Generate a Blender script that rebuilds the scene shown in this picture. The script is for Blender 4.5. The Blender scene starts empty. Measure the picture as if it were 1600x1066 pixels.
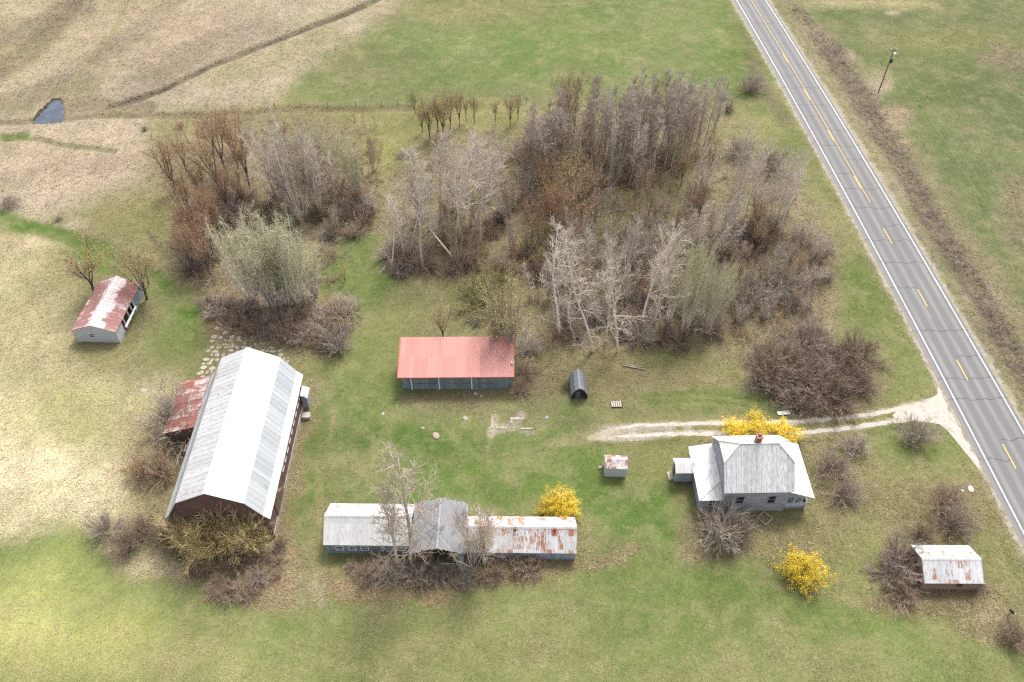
import bpy, math, random
import numpy as np
# ------------------------------------------------------------------ camera, sky, sun, exposure
SC = bpy.context.scene
COL = SC.collection
FPX, PITCH, CAMZ = 1280.0, math.radians(47.318), 90.0      # focal length in pixels of a 1600 px frame
SN, CS = math.sin(PITCH), math.cos(PITCH)
cam = bpy.data.cameras.new('camera'); cam.sensor_width = 36; cam.lens = 36 * FPX / 1600
cam.clip_end = 20000; cam.clip_start = 1
co = bpy.data.objects.new('camera', cam); COL.objects.link(co)
co.location = (0, 0, CAMZ); co.rotation_euler = (math.pi / 2 - PITCH, 0, 0); SC.camera = co
SUN_EL, SUN_AZ = math.radians(55), math.radians(22)        # azimuth measured from +Y towards +X
w = bpy.data.worlds.new('World'); SC.world = w; w.use_nodes = True
nt = w.node_tree; bg = nt.nodes['Background']; sky = nt.nodes.new('ShaderNodeTexSky')
sky.sky_type = 'NISHITA'; sky.sun_disc = False; sky.sun_elevation = SUN_EL; sky.sun_rotation = SUN_AZ
sky.air_density = 1.0; sky.dust_density = 4.0; sky.ozone_density = 1.0
hs = nt.nodes.new('ShaderNodeHueSaturation'); hs.inputs['Saturation'].default_value = .32     # thin high cloud
nt.links.new(sky.outputs[0], hs.inputs['Color']); nt.links.new(hs.outputs[0], bg.inputs[0]); bg.inputs[1].default_value = 0.15
sl = bpy.data.lights.new('sun', 'SUN'); sl.energy = 1.55; sl.angle = math.radians(15); sl.color = (1, .955, .89)
so = bpy.data.objects.new('sun', sl); COL.objects.link(so)
so.rotation_euler = (math.pi / 2 - SUN_EL, 0, math.pi - SUN_AZ); so.location = (0, 0, 200)
SC.view_settings.view_transform = 'Standard'; SC.view_settings.look = 'None'
SC.view_settings.gamma = 1; SC.view_settings.use_curve_mapping = False
SC.view_settings.exposure = 1.25
SC.cycles.use_denoising = False; SC.cycles.sample_clamp_indirect = 2; SC.cycles.sample_clamp_direct = 5; SC.cycles.pixel_filter_type = 'BLACKMAN_HARRIS'; SC.cycles.filter_width = 1.35

# ------------------------------------------------------------------ photo pixel <-> ground
def at(x, y, z=0.0):
    u, v = x - 800, y - 533
    t = (CAMZ - z) / (v * CS + FPX * SN)
    return u * t, (FPX * CS - v * SN) * t
def px(x, y, z=0.0):
    d = y * CS - (z - CAMZ) * SN
    up = y * SN + (z - CAMZ) * CS
    return 800 + FPX * x / d, 533 - FPX * up / d
def height_for(bx, by, ty):                                 # height whose top shows at row ty
    X, Y = at(bx, by); lo, hi = 0.1, 40
    for _ in range(40):
        m = (lo + hi) / 2
        if px(X, Y, m)[1] > ty: lo = m
        else: hi = m
    return lo
RNG = random.Random(7)

# ------------------------------------------------------------------ mesh helpers
def V(*a): return np.array(a, float)
class MB:
    def __init__(s): s.v = []; s.f = []; s.m = []
    def poly(s, pts, m=0):
        n = len(s.v); s.v += [tuple(p) for p in pts]; s.f.append(list(range(n, n + len(pts)))); s.m.append(m)
    def slab(s, a, b, c, d, t, m=0):                        # counter-clockwise top, thickness t below
        a, b, c, d = (V(*p) for p in (a, b, c, d))
        n = np.cross(b - a, d - a); n /= np.linalg.norm(n)
        A, B, C_, D = (p - n * t for p in (a, b, c, d))
        k = len(s.v); s.v += [tuple(p) for p in (a, b, c, d, A, B, C_, D)]
        for q in ((0, 1, 2, 3), (7, 6, 5, 4), (0, 4, 5, 1), (1, 5, 6, 2), (2, 6, 7, 3), (3, 7, 4, 0)):
            s.f.append([k + i for i in q]); s.m.append(m)
    def box(s, x0, x1, y0, y1, z0, z1, m=0):
        s.slab((x0, y0, z1), (x1, y0, z1), (x1, y1, z1), (x0, y1, z1), z1 - z0, m)
    def prism(s, pts, off, m=0):                            # pts: polygon (3d), extruded by off
        n = len(pts); k = len(s.v); o = V(*off)
        s.v += [tuple(p) for p in pts] + [tuple(V(*p) + o) for p in pts]
        s.f.append([k + i for i in range(n)]); s.m.append(m)
        s.f.append([k + n + i for i in reversed(range(n))]); s.m.append(m)
        for i in range(n):
            j = (i + 1) % n; s.f.append([k + j, k + i, k + n + i, k + n + j]); s.m.append(m)
    def cyl(s, p, q, r0, r1, n=8, m=0, cap=True):
        p, q = V(*p), V(*q); d = q - p; d /= np.linalg.norm(d)
        u = np.cross(d, (0, 0, 1) if abs(d[2]) < .9 else (1, 0, 0)); u /= np.linalg.norm(u); w_ = np.cross(d, u)
        k = len(s.v)
        for c, r in ((p, r0), (q, r1)):
            for i in range(n):
                a = 2 * math.pi * i / n; s.v.append(tuple(c + r * (math.cos(a) * u + math.sin(a) * w_)))
        for i in range(n):
            j = (i + 1) % n; s.f.append([k + i, k + j, k + n + j, k + n + i]); s.m.append(m)
        if cap:
            s.f.append([k + n + i for i in range(n)]); s.m.append(m)
            s.f.append([k + i for i in reversed(range(n))]); s.m.append(m)
    def build(s, name, mats, parent=None, smooth=False):
        me = bpy.data.meshes.new(name); me.from_pydata([tuple(map(float, p)) for p in s.v], [], s.f)
        for m_ in (mats if isinstance(mats, (list, tuple)) else [mats]): me.materials.append(m_)
        me.polygons.foreach_set('material_index', s.m)
        import bmesh
        bm = bmesh.new(); bm.from_mesh(me); bmesh.ops.recalc_face_normals(bm, faces=bm.faces); bm.to_mesh(me); bm.free()
        if smooth: me.polygons.foreach_set('use_smooth', [True] * len(me.polygons))
        me.update()
        o = bpy.data.objects.new(name, me); COL.objects.link(o)
        if parent: o.parent = parent
        return o
def tag(o, label=None, cat=None, group=None, kind=None):
    for k, v in (('label', label), ('category', cat), ('group', group), ('kind', kind)):
        if v: o[k] = v
    return o
def thing(name, label, cat, loc=(0, 0, 0), rz=0.0, group=None):
    o = bpy.data.objects.new(name, None); COL.objects.link(o)
    o.location = loc; o.rotation_euler = (0, 0, rz); o.empty_display_size = .5
    return tag(o, label, cat, group)
def raw_mesh(name, verts, quads, mats, mi=None):            # quads: (n,4) or (n,3) int array
    me = bpy.data.meshes.new(name); n, k = quads.shape
    me.vertices.add(len(verts)); me.vertices.foreach_set('co', np.asarray(verts, np.float32).ravel())
    me.loops.add(n * k); me.loops.foreach_set('vertex_index', quads.astype(np.int32).ravel())
    me.polygons.add(n); me.polygons.foreach_set('loop_start', np.arange(0, n * k, k, dtype=np.int32))
    for m_ in mats: me.materials.append(m_)
    if mi is not None: me.polygons.foreach_set('material_index', mi.astype(np.int32))
    me.update(calc_edges=True); me.validate()
    return me
def link(name, me, parent=None):
    o = bpy.data.objects.new(name, me); COL.objects.link(o)
    if parent: o.parent = parent
    return o

# ------------------------------------------------------------------ materials
class NT:
    def __init__(s, name):
        s.mat = bpy.data.materials.new(name); s.mat.use_nodes = True; s.t = s.mat.node_tree
        s.b = s.t.nodes['Principled BSDF']; s.b.inputs['Specular IOR Level'].default_value = .25
    def n(s, ty, **kw):
        x = s.t.nodes.new('ShaderNode' + ty)
        for k, v in kw.items(): setattr(x, k, v)
        return x
    def set(s, sock, v):
        if hasattr(v, 'is_output'): s.t.links.new(v, sock)
        elif isinstance(v, tuple) and len(v) == 3 and sock.type == 'RGBA': sock.default_value = v + (1,)
        else: sock.default_value = v
    def math(s, op, a, b=0.0, c=0.0, clamp=False):
        x = s.n('Math', operation=op, use_clamp=clamp); s.set(x.inputs[0], a); s.set(x.inputs[1], b); s.set(x.inputs[2], c); return x.outputs[0]
    def obj(s): return s.n('TexCoord').outputs['Object']
    def xyz(s, v): x = s.n('SeparateXYZ'); s.set(x.inputs[0], v); return x.outputs
    def vec(s, a, b, c):
        x = s.n('CombineXYZ'); [s.set(x.inputs[i], q) for i, q in enumerate((a, b, c))]; return x.outputs[0]
    def mapping(s, v, sc): x = s.n('Mapping'); s.set(x.inputs[0], v); x.inputs['Scale'].default_value = sc; return x.outputs[0]
    def noise(s, v, scale, detail=4, rough=.6):
        x = s.n('TexNoise'); s.set(x.inputs['Vector'], v); x.inputs['Scale'].default_value = scale
        x.inputs['Detail'].default_value = detail; x.inputs['Roughness'].default_value = rough; return x.outputs[0]
    def white(s, v): x = s.n('TexWhiteNoise', noise_dimensions='3D'); s.set(x.inputs['Vector'], v); return x.outputs['Value']
    def ramp(s, v, a, b, c=0.0, d=1.0):
        x = s.n('MapRange', interpolation_type='SMOOTHSTEP'); s.set(x.inputs[0], v)
        for i, q in enumerate((a, b, c, d)): s.set(x.inputs[i + 1], q)
        return x.outputs[0]
    def mix(s, f, a, b, mode='MIX'):
        x = s.n('Mix', data_type='RGBA', blend_type=mode); s.set(x.inputs[0], f); s.set(x.inputs[6], a); s.set(x.inputs[7], b); return x.outputs[2]
    def bright(s, c, f):                                    # colour times a scalar
        x = s.n('VectorMath', operation='SCALE'); s.set(x.inputs[0], c); s.set(x.inputs['Scale'], f); return x.outputs[0]
    def bump(s, h, st, dist=.05):
        x = s.n('Bump'); x.inputs['Strength'].default_value = st; x.inputs['Distance'].default_value = dist
        s.set(x.inputs['Height'], h); s.t.links.new(x.outputs[0], s.b.inputs['Normal'])
    def done(s, c, rough=.8):
        s.set(s.b.inputs['Base Color'], c); s.set(s.b.inputs['Roughness'], rough); return s.mat

def metal_mat(name, base, rust=(.22, .095, .06), thr=.7, cell=.66, row=2.4, dirt=.35, dirtc=(.3, .29, .29), band=None, rough=.45, cross=False):
    m = NT(name); o = m.obj(); X, Y, Z = m.xyz(o)
    cv = m.vec(m.math('FLOOR', m.math('DIVIDE', X, cell)), m.math('FLOOR', m.math('DIVIDE', m.math('ADD', Y, 37.3), row)), 3.0)
    wn = m.white(cv)
    wn1 = m.white(m.vec(m.math('FLOOR', m.math('DIVIDE', X, cell)), 7.0, m.math('GREATER_THAN', Y, 0.0)))
    n1 = m.noise(o, .9, 6, .7)
    st = m.noise(m.mapping(o, (5, .7, .7) if not cross else (6, .9, .9)), 1.6, 5, .7)
    val = m.math('ADD', m.math('MULTIPLY', wn, .20), m.math('ADD', m.math('MULTIPLY', n1, .50), m.math('MULTIPLY', st, .54)))
    if band:                                                # paint kept near the ridge only
        val = m.math('ADD', val, m.ramp(m.math('ADD', m.math('ABSOLUTE', m.math('ADD', Y, band[2])), m.math('MULTIPLY', wn1, .7)), band[0], band[1], -.22, .16))
    mask = m.ramp(val, thr - .05, thr + .09)
    fine = m.noise(o, 9, 5, .7)
    c = m.mix(m.math('MULTIPLY', m.ramp(st, .42, .64), dirt), base, dirtc)
    c = m.bright(c, m.math('ADD', .86, m.math('MULTIPLY', wn1, .2)))
    rc = m.mix(n1, tuple(q * .65 for q in rust), tuple(min(1, q * 1.5) for q in rust))
    c = m.mix(m.math('MULTIPLY', mask, m.ramp(fine, .28, .5, .75, 1)), c, rc)
    m.bump(m.math('ADD', m.math('MULTIPLY', m.math('SINE', m.math('MULTIPLY', X, 2 * math.pi / .33)), .25), fine), .16, .02)
    return m.done(c, m.ramp(mask, 0, 1, rough, .85))
def board_mat(name, a, b, horiz=False, width=.2, moss=None, peel=None):
    m = NT(name); o = m.obj(); X, Y, Z = m.xyz(o)
    co_ = m.math('ADD', X, Y) if not horiz else Z
    q = m.math('DIVIDE', co_, width); fl = m.math('FLOOR', q); fr = m.math('FRACT', q)
    wn = m.white(m.vec(fl, 2.0, m.math('FLOOR', m.math('DIVIDE', m.math('ADD', X, Y) if horiz else Z, 2.7))))
    st = m.noise(m.mapping(o, (7, 7, .6) if not horiz else (.8, .8, 9)), 2.0, 5, .7)
    big = m.noise(o, .5, 4, .6)
    c = m.mix(m.math('ADD', m.math('MULTIPLY', wn, .55), m.math('MULTIPLY', m.ramp(st, .3, .7), .45)), a, b)
    if moss: c = m.mix(m.ramp(big, .5, .66, 0, .75), c, moss)
    if peel: c = m.mix(m.ramp(m.noise(o, 2.2, 6, .75), .5, .62, 0, .85), c, peel)
    gap = m.ramp(m.math('ABSOLUTE', m.math('SUBTRACT', fr, .5)), .42, .5, 1, .45)
    c = m.bright(c, gap)
    m.bump(m.math('ADD', gap, m.math('MULTIPLY', st, .4)), .6, .03)
    return m.done(c, .85)
def flat_mat(name, c, rough=.8, var=.3, scale=3.0, spec=None):
    m = NT(name); n = m.noise(m.obj(), scale, 5, .65)
    col = m.bright(m.mix(0.0, c, c), m.math('ADD', 1 - var / 2 - .0, m.math('MULTIPLY', m.math('SUBTRACT', n, .4), var * 1.6)))
    m.bump(n, .3, .02)
    if spec is not None: m.b.inputs['Specular IOR Level'].default_value = spec
    return m.done(col, rough)
def bark_mat(name, a, b, marks=None):
    m = NT(name); o = m.obj(); oi = m.n('ObjectInfo').outputs['Random']
    n = m.noise(o, 2.0, 4, .6)
    c = m.mix(m.ramp(n, .3, .7), a, b)
    if marks: c = m.mix(m.ramp(m.noise(m.mapping(o, (2, 2, 7)), 1.5, 4, .7), .56, .66, 0, .8), c, marks)
    c = m.bright(c, m.math('ADD', .78, m.math('MULTIPLY', oi, .44)))
    m.b.inputs['Specular IOR Level'].default_value = .1
    return m.done(c, .9)
def attr_mat(name, spread=.5, scale=5.0, bump=0.0):
    m = NT(name); a = m.n('Attribute', attribute_name='Col'); p = m.n('NewGeometry').outputs['Position']
    c = a.outputs['Color']
    if bump:
        n1 = m.noise(p, .55, 5, .65); n2 = m.noise(p, 2.6, 6, .75)
        f = m.math('ADD', m.math('ADD', .66, m.math('MULTIPLY', n1, .36)), m.math('MULTIPLY', m.ramp(n2, .3, .72), .28))
        c = m.bright(c, f)
        clump = m.ramp(m.noise(p, .42, 6, .72), .53, .60, 0, .38)
        c = m.mix(clump, c, m.mix(.5, c, (.245, .20, .115)))
        dk = m.ramp(m.noise(p, .75, 5, .7), .56, .63, 0, .32)
        c = m.mix(dk, c, m.bright(c, .6))
        straw = m.ramp(m.noise(p, 1.5, 6, .8), .52, .68, 0, .45)
        c = m.mix(straw, c, m.mix(.55, c, (.27, .22, .12)))
        m.bump(m.math('ADD', n1, n2), .2, .06)
    m.b.inputs['Specular IOR Level'].default_value = .08
    return m.done(c, .95)

# ------------------------------------------------------------------ numpy value noise
def _h(ix, iy, s):
    n = (ix.astype(np.int64) * 374761393 + iy.astype(np.int64) * 668265263 + s * 974634777) & 0xffffffff
    n = ((n ^ (n >> 13)) * 1274126177) & 0xffffffff
    return ((n ^ (n >> 16)) & 0xffff) / 65535.0
def vn(x, y, size, seed, octv=1, gain=.5):
    tot = 0; amp = 1; nrm = 0
    for k in range(octv):
        X, Y = x / size, y / size; ix, iy = np.floor(X), np.floor(Y); fx, fy = X - ix, Y - iy
        fx = fx * fx * (3 - 2 * fx); fy = fy * fy * (3 - 2 * fy)
        a, b, c, d = _h(ix, iy, seed), _h(ix + 1, iy, seed), _h(ix, iy + 1, seed), _h(ix + 1, iy + 1, seed)
        tot = tot + amp * ((a * (1 - fx) + b * fx) * (1 - fy) + (c * (1 - fx) + d * fx) * fy)
        nrm += amp; amp *= gain; size /= 2.03; seed += 11
    return tot / nrm
def sstep(x, a, b): t = np.clip((x - a) / (b - a), 0, 1); return t * t * (3 - 2 * t)
def poly_sd(x, y, P):                                       # signed distance, positive inside
    d = np.full(x.shape, 1e9); ins = np.zeros(x.shape, bool); n = len(P)
    for i in range(n):
        (ax, ay), (bx, by) = P[i], P[(i + 1) % n]
        ex, ey = bx - ax, by - ay; L = ex * ex + ey * ey + 1e-9
        t = np.clip(((x - ax) * ex + (y - ay) * ey) / L, 0, 1)
        d = np.minimum(d, np.hypot(x - ax - t * ex, y - ay - t * ey))
        c = ((ay > y) != (by > y)) & (x < (bx - ax) * (y - ay) / (by - ay + 1e-12) + ax); ins ^= c
    return np.where(ins, d, -d)
def line_d(x, y, P):
    d = np.full(x.shape, 1e9)
    for (ax, ay), (bx, by) in zip(P[:-1], P[1:]):
        ex, ey = bx - ax, by - ay; L = ex * ex + ey * ey + 1e-9
        t = np.clip(((x - ax) * ex + (y - ay) * ey) / L, 0, 1)
        d = np.minimum(d, np.hypot(x - ax - t * ex, y - ay - t * ey))
    return d

# ------------------------------------------------------------------ ground zones (outlines in photo pixels, laid on the ground)
LUSH, FIELD, OLV = V(.056, .094, .020), V(.092, .115, .042), V(.145, .138, .064)
STRAW, PALE, PINK = V(.27, .222, .130), V(.35, .288, .185), V(.285, .232, .172)
LEAF, EARTH, DARK, GRAV = V(.185, .145, .09), V(.20, .135, .085), V(.055, .045, .032), V(.36, .31, .255)
def blob(x, y, rx, ry): return [(x + rx * math.cos(a), y + ry * math.sin(a)) for a in np.linspace(0, 2 * math.pi, 12, endpoint=False)]
ZONES = [
 # outline, colour, feather, strength
 ([(-200, -80), (650, -80), (610, 5), (555, 60), (480, 108), (425, 160), (240, 182), (230, 240), (190, 300), (60, 345), (-200, 330)], PINK, 22, .95),
 ([(-200, -60), (330, -60), (300, 40), (150, 90), (30, 130), (-200, 150)], STRAW, 50, .6),
 ([(130, 40), (330, 10), (420, 40), (300, 90), (170, 120)], V(.29, .22, .165), 40, .7),
 (blob(120, 250, 150, 60), V(.31, .245, .18), 40, .7),
 ([(745, -60), (640, 15), (540, 70), (460, 122), (440, 168), (640, 166), (840, 162), (1060, 132), (1165, 138), (1190, 118), (1140, 20), (1100, -60)], FIELD, 22, .95),
 (blob(940, 70, 260, 60), V(.10, .145, .04), 60, .7), (blob(560, 110, 80, 40), V(.115, .115, .05), 40, .6), (blob(760, 18, 110, 22), V(.17, .145, .07), 25, .6),
 ([(430, 168), (640, 168), (830, 165), (820, 205), (640, 215), (560, 200)], V(.15, .15, .055), 18, .85),
 ([(1105, -40), (1148, 0), (1200, 118), (1290, 285), (1345, 385), (1410, 480), (1462, 585), (1458, 612), (1385, 640), (1330, 600), (1310, 480), (1270, 380), (1230, 260), (1150, 130)], V(.085, .115, .03), 26, .9),
 ([(1150, 20), (1190, 110), (1240, 200), (1220, 210), (1165, 110)], DARK * 1.6, 10, .55),
 ([(235, 240), (330, 180), (430, 178), (590, 200), (600, 330), (560, 470), (510, 545), (400, 535), (325, 500), (285, 420), (235, 300)], LEAF, 35, .85),
 ([(600, 250), (680, 205), (820, 215), (900, 200), (1110, 190), (1150, 240), (1270, 285), (1320, 370), (1310, 500), (1200, 540), (1000, 560), (850, 560), (800, 520), (700, 435), (590, 415)], LEAF, 35, .85),
 (blob(1010, 310, 60, 30), LUSH, 30, .8), (blob(960, 330, 60, 25), V(.15, .15, .06), 25, .6), (blob(600, 235, 40, 30), V(.16, .17, .05), 25, .7),
 (blob(780, 450, 70, 25), V(.19, .165, .07), 22, .6), (blob(1050, 560, 90, 22), V(.13, .14, .05), 22, .7),
 (blob(560, 420, 55, 75), V(.08, .12, .03), 30, .9), (blob(600, 530, 45, 60), V(.12, .135, .045), 30, .8), (blob(575, 590, 60, 50), V(.095, .13, .035), 30, .8),
 (blob(1000, 590, 160, 28), V(.175, .15, .075), 22, .7),
 ([(250, 445), (330, 470), (330, 520), (290, 590), (240, 540)], V(.10, .125, .038), 25, .8),
 # barnyard lawn
 ([(470, 590), (620, 610), (900, 630), (920, 700), (1040, 700), (1060, 800), (1080, 870), (930, 840), (890, 790), (740, 790), (500, 790), (470, 830), (440, 800), (470, 640)], V(.072, .116, .026), 35, .95),
 (blob(530, 700, 70, 70), LUSH, 35, .9), (blob(690, 690, 120, 30), LUSH, 30, .75), (blob(840, 730, 130, 45), V(.08, .115, .028), 30, .7),
 (blob(720, 640, 150, 16), V(.17, .16, .075), 18, .7), (blob(545, 735, 50, 28), STRAW, 25, .45), (blob(1010, 720, 60, 40), V(.16, .155, .065), 25, .7),
 ([(920, 690), (1300, 640), (1460, 655), (1540, 790), (1600, 900), (1600, 1000), (1400, 940), (1150, 900), (1080, 860), (1060, 720)], V(.13, .13, .05), 30, .8),
 (blob(1440, 700, 90, 40), V(.09, .12, .032), 30, .8), (blob(1340, 830, 90, 40), V(.105, .125, .04), 35, .7),
 (blob(1210, 840, 90, 45), V(.17, .135, .075), 30, .7), (blob(1120, 622, 130, 20), LUSH, 14, .85), (blob(1290, 600, 100, 50), LEAF, 28, .7),
 # left pasture
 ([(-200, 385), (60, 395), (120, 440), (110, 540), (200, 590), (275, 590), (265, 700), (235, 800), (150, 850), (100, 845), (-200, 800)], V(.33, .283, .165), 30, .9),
 ([(-200, 560), (40, 600), (140, 720), (230, 740), (160, 845), (-200, 815)], V(.50, .425, .28), 45, .95),  # dry straw, made paler to paint the bright lower-left glow into the ground
 ([(40, 440), (100, 400), (110, 470), (30, 490)], V(.17, .15, .075), 25, .6), (blob(80, 650, 90, 50), V(.20, .205, .07), 40, .55), (blob(140, 610, 50, 30), V(.21, .21, .085), 30, .5),
 ([(-200, 300), (0, 326), (70, 352), (150, 380), (215, 410), (245, 450), (310, 480), (320, 520), (270, 500), (190, 440), (80, 392), (0, 352), (-200, 330)], V(.07, .115, .022), 9, .95),
 (blob(20, 380, 100, 16), PALE, 10, .7), (blob(125, 350, 22, 11), PINK * 1.15, 6, .9), (blob(220, 330, 70, 30), V(.18, .165, .065), 25, .7),
 # field along the bottom
 ([(-200, 815), (60, 835), (130, 858), (205, 900), (290, 935), (420, 960), (520, 925), (700, 915), (920, 880), (1060, 870), (1150, 905), (1280, 920), (1400, 960), (1600, 1010), (1900, 1060), (1900, 1300), (-300, 1300)], V(.11, .135, .042), 20, .95),
 (blob(130, 900, 190, 50), V(.17, .195, .065), 45, .8), (blob(60, 990, 170, 80), V(.32, .32, .115), 70, .8), (blob(300, 1040, 200, 50), V(.25, .245, .10), 50, .7),  # pale yellow at far left carries the painted glow on into the field
 (blob(700, 1010, 260, 70), V(.165, .16, .07), 60, .65), (blob(1200, 1040, 220, 35), V(.17, .16, .075), 40, .65), (blob(1030, 920, 130, 50), V(.085, .12, .032), 45, .8), (blob(450, 990, 120, 35), V(.095, .13, .035), 40, .6), (blob(1330, 960, 130, 30), V(.085, .115, .03), 30, .7),
 # rank dead growth round the buildings
 ([(500, 872), (900, 880), (1000, 850), (960, 895), (860, 905), (700, 925), (540, 935), (505, 905)], V(.20, .145, .085), 16, .85),
 ([(260, 850), (440, 810), (465, 600), (485, 600), (480, 760), (450, 930), (380, 950), (290, 915)], V(.215, .155, .095), 16, .85),
 ([(140, 840), (230, 840), (300, 880), (300, 915), (215, 893)], PALE, 12, .85), (blob(230, 720, 60, 80), V(.26, .19, .11), 30, .8),
 (blob(1455, 930, 110, 28), V(.17, .125, .075), 20, .85), (blob(1560, 975, 60, 40), V(.20, .155, .09), 25, .8), (blob(1450, 800, 90, 50), V(.15, .115, .065), 25, .6),
 (blob(1110, 830, 60, 45), V(.17, .13, .085), 20, .7), (blob(712, 618, 110, 14), V(.16, .12, .075), 10, .8), (blob(830, 590, 35, 45), V(.18, .125, .08), 18, .8), (blob(430, 505, 110, 35), V(.18, .13, .085), 25, .8),
 (blob(1300, 740, 60, 70), V(.18, .135, .08), 25, .6), (blob(490, 910, 10, 30), PINK, 8, .6), (blob(150, 545, 70, 14), V(.20, .17, .085), 10, .6),
 # beyond the road
 ([(1190, -60), (1420, -60), (2100, -60), (2100, 1200), (1700, 1000), (1560, 600), (1420, 340), (1300, 120)], V(.082, .10, .040), 20, .95),
 (blob(1420, 120, 120, 60), V(.085, .105, .035), 40, .6), (blob(1545, 190, 60, 70), V(.07, .09, .035), 40, .7), (blob(1575, 90, 40, 25), V(.15, .115, .085), 18, .7), (blob(1592, 330, 30, 60), V(.155, .12, .085), 20, .7), (blob(1360, 5, 110, 9), V(.29, .245, .135), 9, .8), (blob(1390, 22, 14, 4), PINK, 4, .8), (blob(1480, 60, 140, 18), V(.145, .14, .05), 20, .5),
 ([(1225, -30), (1262, 20), (1330, 85), (1345, 130), (1390, 170), (1425, 210), (1480, 300), (1550, 400), (1640, 560), (1700, 800), (1640, 760), (1530, 560), (1450, 400), (1385, 300), (1330, 200), (1265, 95), (1222, 10)], V(.19, .155, .105), 14, .7),
 (blob(1360, 130, 34, 18), PINK, 10, .8), (blob(1400, 185, 30, 20), V(.26, .19, .14), 12, .8), (blob(1325, 90, 20, 8), PINK, 8, .6),
 (blob(1530, 470, 25, 16), PINK, 10, .8), (blob(1410, 300, 16, 24), PINK, 10, .5),
]
LINES = [
 ([(476, 585), (540, 607), (640, 628), (760, 640), (900, 655)], 1.5, V(.15, .135, .07), 3, .6, .03), ([(478, 597), (540, 618), (640, 638), (760, 650), (905, 668)], 1.5, V(.15, .135, .07), 3, .55, .03), ([(930, 640), (1010, 622), (1110, 618), (1190, 630)], 1.2, V(.15, .15, .06), 3, .6, 0), ([(945, 648), (1020, 632), (1110, 629), (1180, 640)], 1.2, V(.15, .15, .06), 3, .6, 0), ([(520, 640), (515, 700), (530, 780)], 1.5, V(.17, .15, .075), 4, .5, 0), ([(600, 700), (700, 720), (840, 700), (920, 686)], 1.3, V(.14, .135, .06), 4, .5, 0), ([(-10, 905), (200, 935), (420, 1000), (640, 1075)], 1.5, V(.19, .19, .08), 5, .45, 0), ([(650, 960), (900, 940), (1150, 960), (1400, 1010)], 1.5, V(.15, .15, .065), 5, .45, 0),
 ([(-20, 62), (60, 40), (130, 8)], 9, V(.17, .135, .10), 18, .8, .1), ([(40, 160), (150, 90), (230, 40), (280, -10)], 7, V(.19, .15, .11), 16, .75, .1), ([(200, 140), (300, 85), (420, 40)], 10, V(.19, .15, .115), 20, .7, .1), ([(0, 165), (80, 140), (140, 130)], 8, V(.17, .14, .095), 16, .8, .1), ([(0, 285), (110, 262), (200, 250)], 8, V(.24, .185, .14), 16, .6, 0), ([(330, 120), (420, 95), (520, 50)], 9, V(.19, .17, .085), 16, .5, 0),
 ([(-20, 333), (60, 358), (150, 384), (215, 412), (260, 450), (300, 490)], 8, V(.062, .10, .022), 7, .8, .05),  # polyline, half width px, colour, feather, strength, depth m
 ([(165, 168), (250, 140), (330, 100), (420, 65), (500, 35), (570, 8), (640, -30)], 2, DARK * 1.2, 5, .85, .55),
 ([(0, 190), (60, 186), (150, 180), (240, 180), (330, 178), (450, 170), (640, 168)], 2, V(.12, .095, .055), 6, .75, .25),
 ([(110, 130), (150, 85), (185, 35), (200, -10)], 1.5, V(.17, .15, .07), 5, .6, .15),
 ([(-20, 120), (40, 85), (80, 45), (115, -10)], 10, V(.13, .10, .065), 16, .7, .3),
 ([(0, 215), (60, 217), (110, 230), (180, 236)], 1.5, V(.12, .12, .05), 5, .75, .2), ([(0, 212), (40, 210)], 3, LUSH, 5, .9, .1),
 ([(100, 165), (140, 160), (200, 172), (230, 165)], 8, V(.12, .095, .06), 10, .7, .2),
 ([(1300, 80), (1345, 145), (1370, 195), (1405, 245), (1450, 330), (1500, 410), (1560, 510), (1640, 660)], 9, V(.105, .08, .062), 16, .85, .35),
 ([(470, 612), (455, 700), (440, 800)], 2, V(.25, .19, .12), 6, .7, .05),
 ([(478, 560), (560, 600), (640, 640)], 4, V(.11, .14, .045), 8, .5, .05),
 ([(497, 720), (500, 800), (495, 900)], 3, V(.19, .17, .08), 7, .5, .05), ([(1180, 912), (1290, 925), (1340, 940)], 2, V(.2, .17, .09), 8, .5, .05),
]
TRACK_U = [(1470, 628), (1430, 634), (1380, 645), (1310, 654), (1240, 659), (1150, 661), (1060, 663), (1000, 665), (958, 671), (922, 684)]
TRACK_L = [(1490, 650), (1440, 652), (1390, 660), (1330, 669), (1250, 677), (1130, 678), (1030, 679), (960, 683), (922, 686)]
APRON = [(1466, 598), (1482, 630), (1505, 668), (1530, 712), (1548, 750), (1530, 735), (1500, 690), (1470, 662), (1430, 655), (1400, 655), (1400, 640), (1440, 633), (1462, 618)]
LINES += [(TRACK_U, 2.2, GRAV, 3, .9, .06), (TRACK_L, 2.2, GRAV, 3, .9, .06), ([(945, 678), (1040, 672)], 9, GRAV * .9, 8, .8, .04), ([(1045, 668), (1045, 678)], 5, GRAV, 5, .6, 0), ([(1075, 667), (1075, 678)], 3, GRAV, 5, .6, 0), ([(925, 684), (860, 692)], 5, V(.22, .19, .11), 8, .5, 0), ([(771, 650), (770, 675)], 3, GRAV, 4, .6, 0), ([(770, 668), (800, 664), (812, 650)], 4, GRAV * .9, 6, .7, 0), ([(800, 664), (835, 675)], 2.5, GRAV * .8, 4, .5, 0)]
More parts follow.
